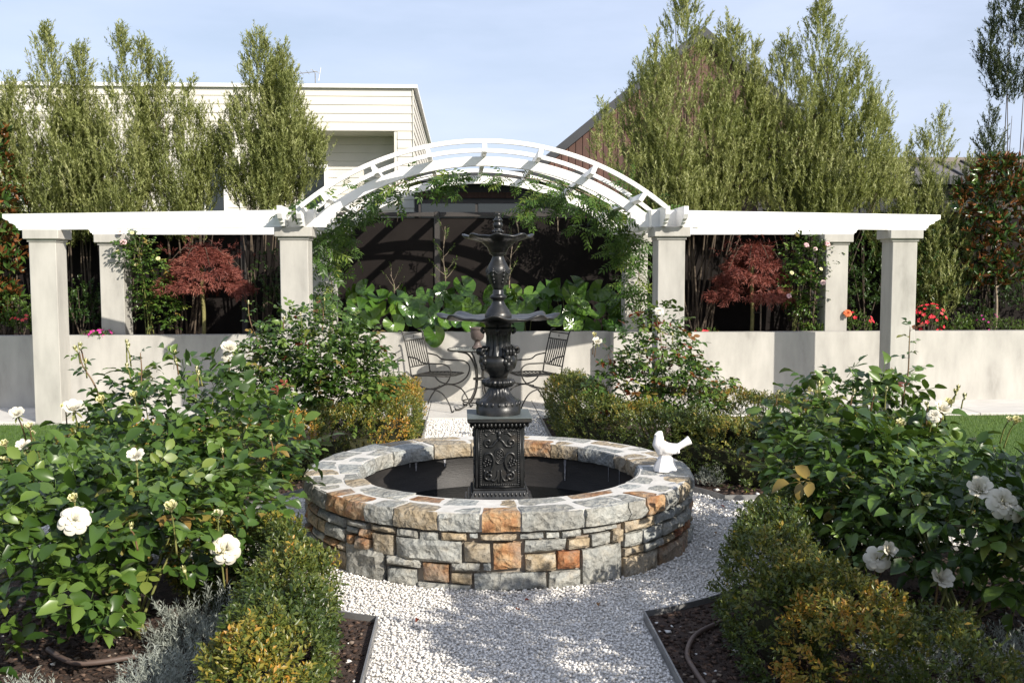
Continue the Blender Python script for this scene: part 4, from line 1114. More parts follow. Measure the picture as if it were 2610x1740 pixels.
# ================================================================== SHRUBS, GENERIC
def shrub(name, label, cat, base, z0, rx, ry, h, n, per, L, Wd, mat, seed, group=None, stems=5, lo=.08, spread=.75, bias=.35, wood='bark', up=.35):
    t = thing(name, label, cat, (*base, z0), 0, group)
    d = rdir(n); d[:,2] = np.abs(d[:,2])*1.2-.25; d = unit(d)
    rad = rng.power(2.6, n)*(1+.24*vnoise(d*2+seed, 1.8, seed))
    B = np.stack([d[:,0]*rx*rad, d[:,1]*ry*rad, lo*h+(h*(1-lo))*(.28+.72*d[:,2]*rad)], 1)
    B = B[(B[:,2] > .02)]
    D = unit(B*np.array([1/rx,1/ry,.3/h])+np.array([0,0,up])+rdir(len(B))*.5)
    tint = bias+.32*vnoise(B, 7, seed)+.25*(B[:,2]/h-.4)
    foliage('foliage', t, mat, [sprigs(B, D, L*1.6, per, L*rng.uniform(.75, 1.2, len(B)), Wd, tint, spread, .3)])
    rs_ = random.Random(seed)
    for q in range(stems):
        a = rs_.uniform(0, 6.28); rr = rs_.uniform(.2, .7)
        MB().tube([(0,0,-.02),(rx*rr*.5*math.cos(a),ry*rr*.5*math.sin(a),h*.4),(rx*rr*math.cos(a),ry*rr*math.sin(a),h*.85)], [.008,.006,.003], 5).build('stem', M[wood], t)
    return t
# ================================================================== BOX HEDGES
def hedge(label, path, w, h, dens, L, seed, warm, zb=.02):
    t = thing('box_hedge', label, 'hedge', (path[0][0], path[0][1], 0), 0, 'clipped box hedges')
    pts = np.array(smooth_path([(x, y, 0) for x, y in path], 12))[:, :2]
    seg = np.linalg.norm(np.diff(pts, axis=0), axis=1); cum = np.r_[0, np.cumsum(seg)]; Ltot = cum[-1]
    n = int(1.75*dens*Ltot*(w+2*h)); dens_ = n
    s = rng.uniform(-.5*w, Ltot+.5*w, n); sc_ = np.clip(s, 0, Ltot)
    cx = np.interp(sc_, cum, pts[:,0]); cy = np.interp(sc_, cum, pts[:,1])
    e = .02; tx = np.interp(np.minimum(sc_+e, Ltot), cum, pts[:,0])-np.interp(np.maximum(sc_-e, 0), cum, pts[:,0]); ty = np.interp(np.minimum(sc_+e, Ltot), cum, pts[:,1])-np.interp(np.maximum(sc_-e, 0), cum, pts[:,1])
    tl = np.hypot(tx, ty); tx, ty = tx/tl, ty/tl
    a = rng.uniform(-.32*math.pi, 1.32*math.pi, n); a = np.where(rng.random(n) < .30, rng.uniform(.2*math.pi, .8*math.pi, n), a)
    p = 3.2                              # squarish section
    ca, sa = np.cos(a), np.sin(a); q = (np.abs(ca)**p+np.abs(sa)**p)**(-1/p)
    over = (s-sc_)/(.5*w); cap = np.sqrt(np.clip(1-over**2, .0, 1))
    P0 = np.stack([cx, cy, sa], 1)
    lump = 1+.26*vnoise(np.stack([cx*1.0, cy*1.0, a*.35], 1), 7.0, seed)+.14*vnoise(np.stack([cx, cy, a*.5], 1), 15, seed+2)
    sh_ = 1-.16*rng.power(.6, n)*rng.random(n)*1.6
    k = q*lump*sh_*cap; kz = q*lump*sh_*(.72+.28*cap)
    x = cx-ty*ca*k*w*.5+tx*(s-sc_); y = cy+tx*ca*k*w*.5+ty*(s-sc_)
    z = zb+h*.45+sa*kz*h*.55
    z = np.maximum(z, zb+rng.uniform(0, .09, n))
    B = np.stack([x, y, z], 1)-np.array([path[0][0], path[0][1], 0])
    D = np.stack([-ty*ca+tx*over*.8, tx*ca+ty*over*.8, np.maximum(sa, -.1)+.55], 1)+rdir(n)*.5
    patch = vnoise(np.stack([x, y, z*1.4], 1), 3.4, seed+4)
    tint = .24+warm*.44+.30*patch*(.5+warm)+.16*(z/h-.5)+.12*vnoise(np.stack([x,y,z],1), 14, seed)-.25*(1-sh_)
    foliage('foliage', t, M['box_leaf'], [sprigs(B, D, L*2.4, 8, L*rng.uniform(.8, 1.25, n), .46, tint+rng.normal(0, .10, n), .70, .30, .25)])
    if Ltot < .5: return t
    # solid dark core added to block light, standing in for shade inside
    mb = MB(); N = max(6, int(Ltot/.12)); ring = []
    for i in range(N):
        f = i/(N-1)*Ltot; px_, py_ = np.interp(f, cum, pts[:,0]), np.interp(f, cum, pts[:,1])
        j = min(len(pts)-2, int(np.searchsorted(cum, f, side='right'))-1); d = pts[j+1]-pts[j]; d = d/np.linalg.norm(d)
        for kx, kz in ((-.10,.05),(-.14,.36),(-.08,.52),(.08,.52),(.14,.36),(.10,.05)):
            mb.v.append((px_-d[1]*kx*w-path[0][0], py_+d[0]*kx*w-path[0][1], zb+kz*h+.03*nz3((f*7, kx, kz), 1, seed)))
    for i in range(N-1):
        for c_ in range(6): mb.f.append((6*i+c_, 6*i+(c_+1)%6, 6*i+6+(c_+1)%6, 6*i+6+c_))
    mb.f += [tuple(range(6)), tuple(6*(N-1)+c_ for c_ in range(5,-1,-1))]
    mb.build('shade_core', M['twig'], t)
    return t
M['twig'] = surf('shade_core_dark', [(.3,(.018,.020,.010)),(.7,(.035,.034,.018))], 25, .95, .5, 60, spec=.1)  # for the hedge cores: dark tone stands in for inner shade
hedge('yellow tinged box hedge along the bed of the large white rose bush', [(-.90,-3.05),(-.90,-2.3),(-.95,-1.88),(-1.17,-1.58),(-1.5,-1.25)], .25, .43, 1250, .0225, 1, .46)
hedge('dark box hedge along the shaded bed holding the hose', [(1.04,-2.42),(1.07,-1.98),(1.30,-1.62),(1.62,-1.28)], .30, .47, 1050, .0225, 2, .24)
hedge('orange tipped box plant in front of the dark hedge beside the hose', [(1.16,-2.86),(1.13,-2.66)], .30, .47, 1700, .0225, 8, .92)
hedge('low green box plant in front of the shaded canes', [(1.42,-3.05),(1.38,-2.75)], .34, .36, 1200, .0225, 9, .42)
hedge('orange tinged box hedge behind the basin, below the left iron chair', [(-.90,4.05),(-.90,2.7),(-1.02,2.05),(-1.38,1.62),(-1.72,1.22),(-2.05,.95),(-2.85,.92)], .42, .46, 620, .025, 3, .76)
hedge('green box hedge curving behind the white dove', [(.92,4.35),(.92,2.7),(1.04,2.08),(1.40,1.64),(1.74,1.24),(2.05,.97),(2.85,.93)], .44, .46, 620, .025, 4, .42)
hedge('short green box hedge between the dove hedge and the right lawn', [(1.75,2.9),(2.25,2.35),(2.6,1.75),(2.75,1.4)], .44, .48, 560, .025, 6, .36)

# ================================================================== ROSES
def leaflet(mb, o, ax, nr, L, wd=.62, fold=.14, droop=.18):
    ax = Vector(ax).normalized(); nr = Vector(nr); nr = (nr-ax*nr.dot(ax)).normalized(); sd = ax.cross(nr); o = Vector(o)
    b = len(mb.v); mb.v.append(tuple(o))
    for s, w in ((.22,.74),(.52,1.0),(.80,.66)):
        c = o+ax*L*s-nr*L*droop*s*s
        for k, f in ((-1,fold),(0,0),(1,fold)): mb.v.append(tuple(c+sd*k*w*wd*.5*L+nr*abs(k)*f*L*w))
    mb.v.append(tuple(o+ax*L-nr*L*droop))
    mb.f += [(b,b+1,b+2),(b,b+2,b+3)]
    for r in (0, 1):
        q = b+1+3*r; mb.f += [(q,q+3,q+4,q+1),(q+1,q+4,q+5,q+2)]
    mb.f += [(b+7,b+10,b+8),(b+8,b+10,b+9)]
def rose_leaf_mesh(n_pair, seed, mat):
    rs_ = random.Random(seed); mb = MB(); Lx = .58+.55*n_pair
    mb.tube([(0,0,0),(Lx*.5,0,.05),(Lx,0,0)], .022, 3)
    for i in range(n_pair):
        x = .55+.55*i
        for s in (-1, 1):
            leaflet(mb, (x, s*.03, .03), (.45, s*.9, rs_.uniform(-.25,.15)), (rs_.uniform(-.3,.3), rs_.uniform(-.3,.3), 1), 1.0*rs_.uniform(.62,1.05), rs_.uniform(.58,.74), rs_.uniform(-.05,.34), rs_.uniform(-.1,.55))
    leaflet(mb, (Lx, 0, 0), (1, 0, -.15), (0, rs_.uniform(-.3,.3), 1), 1.15*rs_.uniform(.8,1.05), .66, rs_.uniform(.0,.3), rs_.uniform(.0,.6))
    me = mb.mesh('leaf'); me.materials.append(mat); me.polygons.foreach_set('use_smooth', np.ones(len(me.polygons), bool)); return me
ROSE_L = [rose_leaf_mesh(1 if k % 3 == 2 else 2, k+1, M['rose_leaf']) for k in range(9)]
ROSE_R = [rose_leaf_mesh(1, 5, M['red_leaf']), rose_leaf_mesh(2, 6, M['red_leaf'])]
def orient(P, ax, nr, s):
    ax = Vector(ax).normalized(); nr = Vector(nr); nr = (nr-ax*nr.dot(ax)); nr = nr.normalized() if nr.length > 1e-5 else ax.orthogonal().normalized(); y = nr.cross(ax)
    m_ = Matrix(((ax.x, y.x, nr.x, P[0]), (ax.y, y.y, nr.y, P[1]), (ax.z, y.z, nr.z, P[2]), (0, 0, 0, 1)))
    return m_ @ Matrix.Scale(s, 4)
MAGL = []
for k in range(3):
    mb = MB(); leaflet(mb, (0,0,0), (1,0,0), (0,0,1), 1.0, .38, .08+.05*k, .08+.1*k); me = mb.mesh('leaf'); me.flip_normals(); me.materials.append(M['magnolia_leaf_o']); me.polygons.foreach_set('use_smooth', np.ones(len(me.polygons), bool)); MAGL.append(me)
def put_leaves(t, items, meshes, n_ind, stuffmat, name='leaf', pick=None):
    """items: (P, axis, normal, scale) in world metres; the n_ind nearest to the camera are objects of their own"""
    c0 = Vector(t.location)
    items = sorted(items, key=lambda q: (Vector(q[0])-Vector(CAM)).length)
    Vs, Fs, Ts, o = [], [], [], 0
    cache = {}
    for i, (P, ax, nr, s) in enumerate(items):
        me = meshes[(i*7+int(P[0]*977)) % len(meshes)]
        m_ = orient(Vector(P)-c0, ax, nr, s)
        if i < n_ind:
            ob = bpy.data.objects.new(name, me); COL.objects.link(ob); ob.parent = t; ob.matrix_local = m_
        else:
            if me.name not in cache:
                tri = []
                for pl in me.polygons:
                    v = list(pl.vertices)
                    for k in range(1, len(v)-1): tri.append((v[0], v[k], v[k+1]))
                cache[me.name] = (np.array([v.co[:] for v in me.vertices]), np.array(tri))
            v, f = cache[me.name]; A = np.array(m_)
            Vs.append(v@A[:3,:3].T+A[:3,3]); Fs.append(f+o); Ts.append(np.full(len(v), rng.random())); o += len(v)
    if Vs:
        ob = link('foliage', npmesh('foliage', np.concatenate(Vs), np.concatenate(Fs), np.concatenate(Ts)), stuffmat, t, True); ob['kind'] = 'stuff'
for t_, ind_ in MAGS: put_leaves(t_, ind_, MAGL, 300, M['magnolia_leaf'])
# flowers
def rose_flower_mesh(opn, mat, seed, layers=None):
    rs_ = random.Random(seed); mb = MB()
    layers = layers or [(3,.30,.06),(4,.34,.2),(5,.40,.42),(6,.47,.75),(7,.52,1.08)]
    for li, (cnt, sz, th) in enumerate(layers):
        for k in range(cnt):
            a = 2*math.pi*k/cnt+li*.5+rs_.uniform(-.2,.2); th_ = th*opn+rs_.uniform(-.1,.1); hw = .62 if li else .8
            b = len(mb.v); NT, NS = 3, 4
            for t_ in range(NT+1):
                f = t_/NT
                for s_ in range(NS+1):
                    g = (s_/NS-.5)*2
                    wv = math.sin(math.pi*(.10+.62*f))*hw*(1-.18*f)
                    aa = a+g*wv
                    tt = th_*(.35+.75*f)+.28*f*f*opn*(1-abs(g)*.3)+.05*math.sin(g*5+k)*f
                    ln = sz*(f**.85)*(1-.12*g*g*f)
                    r = ln*math.sin(tt)+.05*(li+1)*.5; z = ln*math.cos(tt)*1.0+.02
                    mb.v.append((r*math.cos(aa), r*math.sin(aa), z))
            for t_ in range(NT):
                for s_ in range(NS): q = b+t_*(NS+1)+s_; mb.f.append((q,q+1,q+NS+2,q+NS+1))
    me = mb.mesh('flower'); me.materials.append(mat); me.polygons.foreach_set('use_smooth', np.ones(len(me.polygons), bool)); return me
FL = {'open': rose_flower_mesh(1.15, M['petal_white'], 1), 'half': rose_flower_mesh(.50, M['petal_white'], 2), 'closed': rose_flower_mesh(.30, M['petal_cream'], 3),
      'pink': rose_flower_mesh(1.1, M['petal_pink'], 4), 'cream': rose_flower_mesh(.9, M['petal_cream'], 5), 'orange': rose_flower_mesh(1.0, M['petal_orange'], 6)}
mb = MB().lathe([(.01,0),(.10,.03),(.17,.14),(.185,.26),(.15,.42),(.08,.60),(.03,.75),(.005,.82)], 9); BUD = mb.mesh('bud'); BUD.materials.append(M['petal_cream']); BUD.polygons.foreach_set('use_smooth', np.ones(len(BUD.polygons), bool))
mb = MB()
for k in range(5):
    a = k*1.257; leaflet(mb, (.05*math.cos(a),.05*math.sin(a),.0), (.22*math.cos(a),.22*math.sin(a),1), (math.cos(a),math.sin(a),.2), .75, .36, .05, -.1)
mb.lathe([(.04,-.16),(.085,-.10),(.09,-.02),(.06,.02)], 8); SEP0 = MB()
for k in range(5):
    a = k*1.257; leaflet(SEP0, (.05*math.cos(a),.05*math.sin(a),-.02), (math.cos(a),math.sin(a),-.45), (0,0,1), .42, .36, .05, .3)
SEP0.lathe([(.04,-.16),(.085,-.10),(.09,-.02),(.06,.0)], 8); SEPO = SEP0.mesh('sepals'); SEPO.materials.append(M['cane'])
SEP = mb.mesh('sepals'); SEP.materials.append(M['cane'])
def flower(t, kind, P, size, stem_to=None, face=(0,-.35,.9)):
    c0 = Vector(t.location); P = Vector(P)-c0
    me = BUD if kind == 'bud' else FL[kind]
    ob = bpy.data.objects.new('bud' if kind == 'bud' else 'flower', me); COL.objects.link(ob); ob.parent = t
    ax = Vector(face).normalized(); q = ax.to_track_quat('Z', 'Y').to_matrix().to_4x4()
    ob.matrix_local = Matrix.Translation(P) @ q @ Matrix.Rotation(random.uniform(0, 6), 4, 'Z') @ Matrix.Scale(size, 4)
    se = bpy.data.objects.new('sepals', SEP if kind in ('bud', 'closed') else SEPO); COL.objects.link(se); se.parent = ob
    if kind == 'closed': se.matrix_local = Matrix.Translation((0,0,-.02)) @ Matrix.Scale(.8, 4)
    if stem_to is not None:
        e = Vector(stem_to)-c0
        MB().tube(smooth_path([tuple(P-ax*.12*size), tuple((P+e)/2+Vector((0,0,.02))), tuple(e)], 4), [.0030+.0002*i for i in range(9)], 5).build('flower_stem', M['cane_red' if random.random() < .5 else 'cane'], t, smooth=True)
def rose_bush(label, base, blobs, n_leaf, ls, seed, n_ind=300, red=0.0, canes=9, group='rose bushes in the beds', name='rose_bush', z0=0.0, shell=.60):
    """blobs: (du, dv, zc, rx, ry, rz) ellipsoids of foliage round the base"""
    t = thing(name, label, 'rose bush', (*base, z0), 0, group)
    rs_ = random.Random(seed)
    BLOBS[t.name] = [(np.array([base[0]+b[0], base[1]+b[1], z0+b[2]]), np.array(b[3:6])) for b in blobs]
    wts = [b[3]*b[4]+b[3]*b[5]+b[4]*b[5] for b in blobs]; items = []; reds = []
    tops = []
    for (du, dv, zc, rx, ry, rz), w in zip(blobs, wts):
        for k in range(int(n_leaf*w/sum(wts))):
            d = Vector((rs_.gauss(0,1), rs_.gauss(0,1)-.15, rs_.gauss(0,1)+.35)).normalized()
            lump = 1+.20*nz3((d.x*2.2, d.y*2.2, d.z*2.2), 1, seed)+.10*nz3((d.x*6, d.y*6, d.z*6), 1, seed)
            f = (shell+(1.04-shell)*rs_.random()**.7)*lump
            P = (base[0]+du+d.x*rx*f, base[1]+dv+d.y*ry*f, z0+zc+d.z*rz*f)
            if P[2] < z0+.10: continue
            ax = Vector((d.x+rs_.gauss(0,.55), d.y+rs_.gauss(0,.55), .15+d.z*.25+rs_.gauss(0,.25)))
            nr = Vector((d.x*.35+rs_.gauss(0,.30)+.12, d.y*.35+rs_.gauss(0,.30)-.18, .85))
            L = ls*rs_.uniform(.55, 1.25)
            (reds if rs_.random() < red*(.4+.8*max(0, d.z)) else items).append((P, ax, nr, L))
        for k in range(max(2, canes//len(blobs))):
            a = rs_.uniform(0, 6.28); q = rs_.uniform(.3, .85)
            e = (du+rx*q*math.cos(a), dv+ry*q*math.sin(a), zc+rz*rs_.uniform(.1, .75))
            b0 = (rs_.uniform(-.07,.07), rs_.uniform(-.07,.07), -.02)
            m_ = (b0[0]*.5+e[0]*.45, b0[1]*.5+e[1]*.45, e[2]*.5)
            MB().tube(smooth_path([b0, m_, e], 5), [.0085-.0006*i for i in range(11)], 6).build('cane', M['cane'], t, smooth=True)
    put_leaves(t, items, ROSE_L, n_ind, M['rose_leaf_s'])
    if reds: put_leaves(t, reds, ROSE_R, len(reds), M['red_leaf'], 'young_leaf')
    return t
BLOBS = {}
def surface_at(x, y, v, names, grow=1.20):
    """where the line of sight first meets the foliage of these bushes, else the point at depth v"""
    d = ray(x*K, y*K); d = d/np.linalg.norm(d); best = None
    for nm in names:
        for c, r in BLOBS[nm]:
            o = (CAM-c)/(r*grow); e = d/(r*grow)
            A, Bq, Cq = e@e, o@e, o@o-1
            q = Bq*Bq-A*Cq
            if q > 0:
                s = (-Bq-math.sqrt(q))/A
                if best is None or s < best: best = s
    return on_v(x*K, y*K, v) if best is None else CAM+d*best
def at(x, y, v): return on_v(x*K, y*K, v)   # from the photo at 2352 wide
ra = rose_bush('large white rose bush with cream buds beside the left lawn', (-1.84,-.52), [(.05,0,.66,.58,.60,.42),(-.42,-.25,.42,.46,.5,.32),(.36,-.1,.54,.40,.45,.34),(.0,-.5,.50,.48,.42,.32)], 900, .074, 1, canes=16)
rb = rose_bush('lower white rose bush with bare stems at its foot, next to the silver lavender', (-1.68,-1.72), [(-.10,.0,.52,.55,.50,.30),(.20,.15,.48,.36,.36,.25),(-.38,-.30,.46,.34,.36,.26),(-.22,-.52,.30,.32,.26,.18)], 560, .078, 2, canes=13)
rc = rose_bush('shaded white rose bush with a tall leafy shoot beside the right lawn', (2.02,-.62), [(0,0,.62,.48,.58,.42),(-.16,-.35,.52,.44,.46,.36),(.45,-.25,.30,.36,.45,.24),(.1,-.6,.48,.5,.4,.3)], 900, .072, 3, canes=14)
rd = rose_bush('shaded white rose bush with yellow green canes behind the orange tipped box', (2.06,-1.78), [(-.05,0,.50,.50,.50,.28),(.3,-.3,.44,.44,.42,.28),(-.34,.34,.54,.36,.36,.32)], 600, .076, 4, canes=12)
re_ = rose_bush('tall rose bush at the near end of the shaded bed, throwing shade across the gravel', (2.78,-2.85), [(0,0,.86,.58,.60,.50),(-.1,.35,.70,.5,.4,.42)], 1200, .066, 5, n_ind=120, canes=8)
rf = rose_bush('dense rounded rose bush without blooms in front of the left inner column', (-1.50,2.35), [(0,0,.80,.60,.50,.52),(.30,-.1,.66,.42,.42,.40),(-.34,0,.62,.44,.42,.36)], 1600, .056, 6, red=.02, canes=9, shell=.42)
rg = rose_bush('loose rose bush with red young shoots in front of the right inner column', (1.52,2.65), [(0,0,.80,.40,.36,.48),(.27,0,.50,.42,.40,.32),(-.24,0,.54,.38,.36,.32)], 900, .054, 7, red=.10, canes=9, shell=.4)
rh = rose_bush('tallest rose bush at the open end of the shaded bed beside the gravel path', (1.98,-3.85), [(0,0,1.18,.56,.55,.66),(.1,-.3,.7,.5,.4,.4)], 1200, .066, 8, n_ind=60, canes=6)
# tall young shoots
def shoot(t, pts, n, ls, mats, seed, mat='cane_red'):
    rs_ = random.Random(seed); c0 = Vector(t.location)
    path = smooth_path([tuple(p) for p in pts], 6)
    MB().tube([tuple(Vector(p)-c0) for p in path], [.0062-.004*i/len(path) for i in range(len(path))], 6).build('shoot', M[mat], t, smooth=True)
    its = []
    for k in range(n):
        f = .25+.75*k/max(1, n-1); p = path[min(len(path)-1, int(f*(len(path)-1)))]
        a = k*2.4+seed; its.append((p, (math.cos(a), math.sin(a)*.6-.2, .2+.5*(f > .9)), (rs_.gauss(0,.3), -.3, .8), ls*(1.1-.5*f)*rs_.uniform(.85,1.1)))
    put_leaves(t, its, mats, 99, M['rose_leaf_s'])
shoot(rc, [at(2078,1010,-.75), at(2072,930,-.75), at(2085,860,-.75), at(2088,790,-.75), at(2090,752,-.75)], 11, .060, ROSE_L+ROSE_R[:1], 3)
shoot(ra, [at(235,930,-.7), at(215,880,-.7), at(190,840,-.7), at(182,808,-.7)], 7, .052, ROSE_L, 4)
shoot(ra, [at(320,930,-.6), at(325,860,-.6), at(322,810,-.6)], 7, .052, ROSE_L, 5)
shoot(ra, [at(450,950,-.5), at(450,880,-.5), at(455,850,-.5)], 6, .048, ROSE_L, 6)
shoot(ra, [at(560,1000,-.4), at(600,960,-.4), at(640,900,-.4), at(660,885,-.4)], 7, .05, ROSE_R, 7)
shoot(rf, [at(600,800,2.2), at(575,740,2.2), at(570,700,2.2)], 8, .046, ROSE_L+ROSE_R[:1], 8)
shoot(rf, [at(740,760,2.2), at(742,715,2.2), at(735,690,2.2)], 7, .044, ROSE_L+ROSE_R[:1], 9)
shoot(rg, [at(1500,860,2.5), at(1518,800,2.5), at(1512,745,2.5)], 10, .046, ROSE_R, 10)
shoot(rg, [at(1540,900,2.5), at(1600,860,2.5), at(1620,825,2.5)], 8, .046, ROSE_L+ROSE_R[:1], 11)
shoot(rg, [at(1470,860,2.5), at(1420,820,2.5), at(1385,790,2.5)], 7, .046, ROSE_L, 12)
for s_, (x, y, x2, y2) in enumerate(((2000,1470,1930,1240),(2150,1420,2190,1260),(2280,1520,2330,1400))):
    shoot(rd, [at(x, y, -2.0), at((x+x2)/2+6, (y+y2)/2, -2.02), at(x2, y2, -2.05)], 4, .05, ROSE_L, 20+s_, 'cane')
FRONT = {ra.name: [ra.name, rb.name], rb.name: [ra.name, rb.name], rc.name: [rc.name, rd.name], rd.name: [rc.name, rd.name], rf.name: [rf.name], rg.name: [rg.name]}
# blooms: photo position, depth, kind, size
up = (.1,-.6,.75)
for t, x, y, v, k, s, face in (
 (ra,170,945,-.95,'half',.085,(.15,-.5,.8)),(ra,150,940,-.93,'closed',.052,up),(ra,40,955,-.95,'half',.062,up),(ra,68,985,-.95,'closed',.052,up),(ra,55,1028,-1.0,'half',.06,up),(ra,12,1025,-1.0,'closed',.052,up),
 (ra,312,1052,-1.0,'half',.058,up),(ra,233,925,-.9,'closed',.056,up),(ra,308,912,-.9,'closed',.048,up),(ra,75,1000,-1.0,'closed',.04,up),(ra,10,1060,-1.05,'closed',.05,up),(ra,525,805,-.3,'half',.075,(.2,-.5,.6)),(ra,520,818,-.3,'open',.055,(-.3,-.5,.5)),
 (rb,170,1195,-2.05,'open',.098,(.2,-.75,.6)),(rb,518,1262,-1.98,'open',.102,(.35,-.9,.3)),(rb,393,1172,-1.95,'closed',.06,up),(rb,500,1188,-1.9,'closed',.05,up),(rb,170,1150,-2.0,'closed',.045,up),(rb,505,1272,-2.05,'closed',.045,up),
 (rc,2160,945,-1.05,'half',.075,up),(rc,2145,955,-1.1,'open',.062,(-.3,-.6,.5)),(rc,2175,930,-1.05,'closed',.055,up),(rc,2330,972,-1.1,'closed',.058,up),(rc,2315,968,-1.1,'closed',.04,up),(rc,2065,978,-1.05,'closed',.05,up),
 (rd,2248,1128,-1.85,'half',.085,(-.2,-.7,.6)),(rd,2300,1155,-1.9,'open',.112,(.1,-.85,.5)),(rd,2335,1180,-1.95,'open',.06,(.5,-.7,-.1)),(rd,2015,1282,-2.10,'open',.092,(-.3,-.8,.4)),(rd,2036,1268,-2.08,'half',.062,(.3,-.7,.6)),(rd,2158,1332,-2.15,'half',.075,(.0,-.7,.6)),
 (rg,1513,715,2.3,'open',.075,(0,-.6,.8)),(rg,1370,788,2.3,'half',.07,up),(rg,1364,772,2.3,'closed',.05,up),(rg,1455,962,2.2,'open',.045,up)):
    P = surface_at(x, y, v, FRONT[t.name]); P[2] += .0; flower(t, k, P, s*(1.3 if k in ('half', 'closed') else 1.0), (P[0]+random.uniform(-.02,.02), P[1]+.06, P[2]-random.uniform(.10,.2)), face)
bd_ = [(ra,182,800,-.7),(ra,176,806,-.7),(ra,290,790,-.6),(ra,293,800,-.6),(ra,400,815,-.5),(ra,405,835,-.5),(ra,290,845,-.6),(ra,195,835,-.7),(ra,450,850,-.5),(ra,455,862,-.5),(ra,510,1040,-.9),(ra,620,1010,-.7),(rb,300,1215,-2.0),(rb,425,1315,-2.1),
       (rc,1890,880,-.8),(rc,1880,888,-.8),(rc,2010,905,-.8),(rc,2035,898,-.8),(rc,2200,895,-.85),(rc,2195,905,-.85),(rc,2215,915,-.85),(rc,1960,905,-.8),(rc,1785,905,-.6),(rc,1800,915,-.6),(rc,2130,935,-.9),(rf,570,698,2.2),(rf,652,735,2.2),(rf,745,690,2.2),(rf,690,725,2.2),(rg,1545,770,2.4)]
for t, x, y, v in bd_:
    P = surface_at(x, y, v, FRONT[t.name]); flower(t, 'bud', P, random.uniform(.036,.048), (P[0]+random.uniform(-.015,.015), P[1]+.03, P[2]-random.uniform(.06,.11)), (random.uniform(-.35,.35), random.uniform(-.4,.1), 1))

# climbing roses on the rear columns
cl = rose_bush('climbing rose with pale pink and white blooms on the left rear column', (-4.10,6.18), [(-.02,-.28,1.02,.26,.22,.26),(.10,-.15,.62,.28,.22,.40),(.22,-.1,.35,.22,.2,.3)], 620, .044, 31, n_ind=300, z0=ZP, canes=8, group='climbing roses on the pergola', name='climbing_rose', shell=.3)
cr_ = rose_bush('climbing rose with blush blooms beside the right rear column', (4.05,6.18), [(.05,-.2,.98,.34,.22,.30),(.0,-.12,.60,.30,.22,.36),(.02,-.1,.30,.18,.18,.2)], 620, .044, 32, n_ind=300, z0=ZP, canes=8, group='climbing roses on the pergola', name='climbing_rose', shell=.3)
for t, x, y, k, s in ((cl,283,557,'pink',.085),(cl,275,533,'pink',.07),(cl,312,608,'cream',.055),(cl,363,594,'cream',.055),(cl,316,573,'cream',.05),(cl,270,578,'cream',.055),(cl,303,535,'cream',.05),
                      (cr_,1890,649,'pink',.075),(cr_,1812,680,'pink',.065),(cr_,1852,563,'pink',.07),(cr_,1872,572,'pink',.06),(cr_,1900,560,'pink',.075),(cr_,1818,627,'cream',.055),(cr_,1885,618,'cream',.05)):
    flower(t, k, at(x, y, 5.80), s*.8, None, (random.uniform(-.3,.3), -.8, .5))

# ================================================================== WISTERIA ON THE ARCH
def pinnate(n_pair, seed, mat):
    rs_ = random.Random(seed); mb = MB(); pts = [(x, 0, -.10*x*x) for x in np.linspace(0, 1, 6)]
    mb.tube(pts, .008, 3)
    for i in range(n_pair):
        x = .22+.74*i/(n_pair-1); z = -.10*x*x
        for s in (-1, 1):
            P = np.array([[x, 0, z]]); D = np.array([[.55, s*.9, -.25+rs_.uniform(-.2,.2)]]); N = np.array([[rs_.uniform(-.2,.2), s*-.1, 1.]])
            V, F, _ = leaves(P, D, N, np.array([.36*rs_.uniform(.85,1.1)]), .125, np.zeros(1), .15, .1)
            mb.add(V.tolist(), F.tolist())
    V, F, _ = leaves(np.array([[1., 0, -.10]]), np.array([[1., 0, -.4]]), np.array([[0, 0, 1.]]), np.array([.38]), .13, np.zeros(1), .15, .1); mb.add(V.tolist(), F.tolist())
    me = mb.mesh('leaf'); me.materials.append(mat); return me
PIN = [pinnate(5, k, M['vine_leaf']) for k in range(4)]
def vine(label, base, blobs, seed, strands):
    t = thing('wisteria', label, 'vine', (*base, ZP), 0, 'wisteria vines on the pergola')
    rs_ = random.Random(seed); items = []
    for (x, y, v, ru, rv, rz, n) in blobs:
        c = on_v(x, y, v)
        for k in range(n):
            d = Vector((rs_.gauss(0,1), rs_.gauss(0,1), rs_.gauss(0,1))); d = d.normalized()*rs_.random()**.4
            P = (c[0]+d.x*ru, c[1]+d.y*rv, c[2]+d.z*rz)
            ax = Vector((rs_.gauss(0,.8), rs_.gauss(0,.6)-.35, rs_.gauss(0,.45)-.35)); nr = Vector((rs_.gauss(0,.4)+.2, rs_.gauss(0,.4)-.5, .7))
            items.append((P, ax, nr, rs_.uniform(.15,.24)))
    put_leaves(t, items, PIN, 300, M['rose_leaf_s'])
    c0 = Vector(t.location)
    for pts in strands:
        p3 = smooth_path([tuple(Vector(on_v(*p))-c0) for p in pts], 5)
        MB().tube(p3, [.011-.008*i/len(p3) for i in range(len(p3))], 5).build('vine_stem', M['bark_pale'], t, smooth=True)
    return t
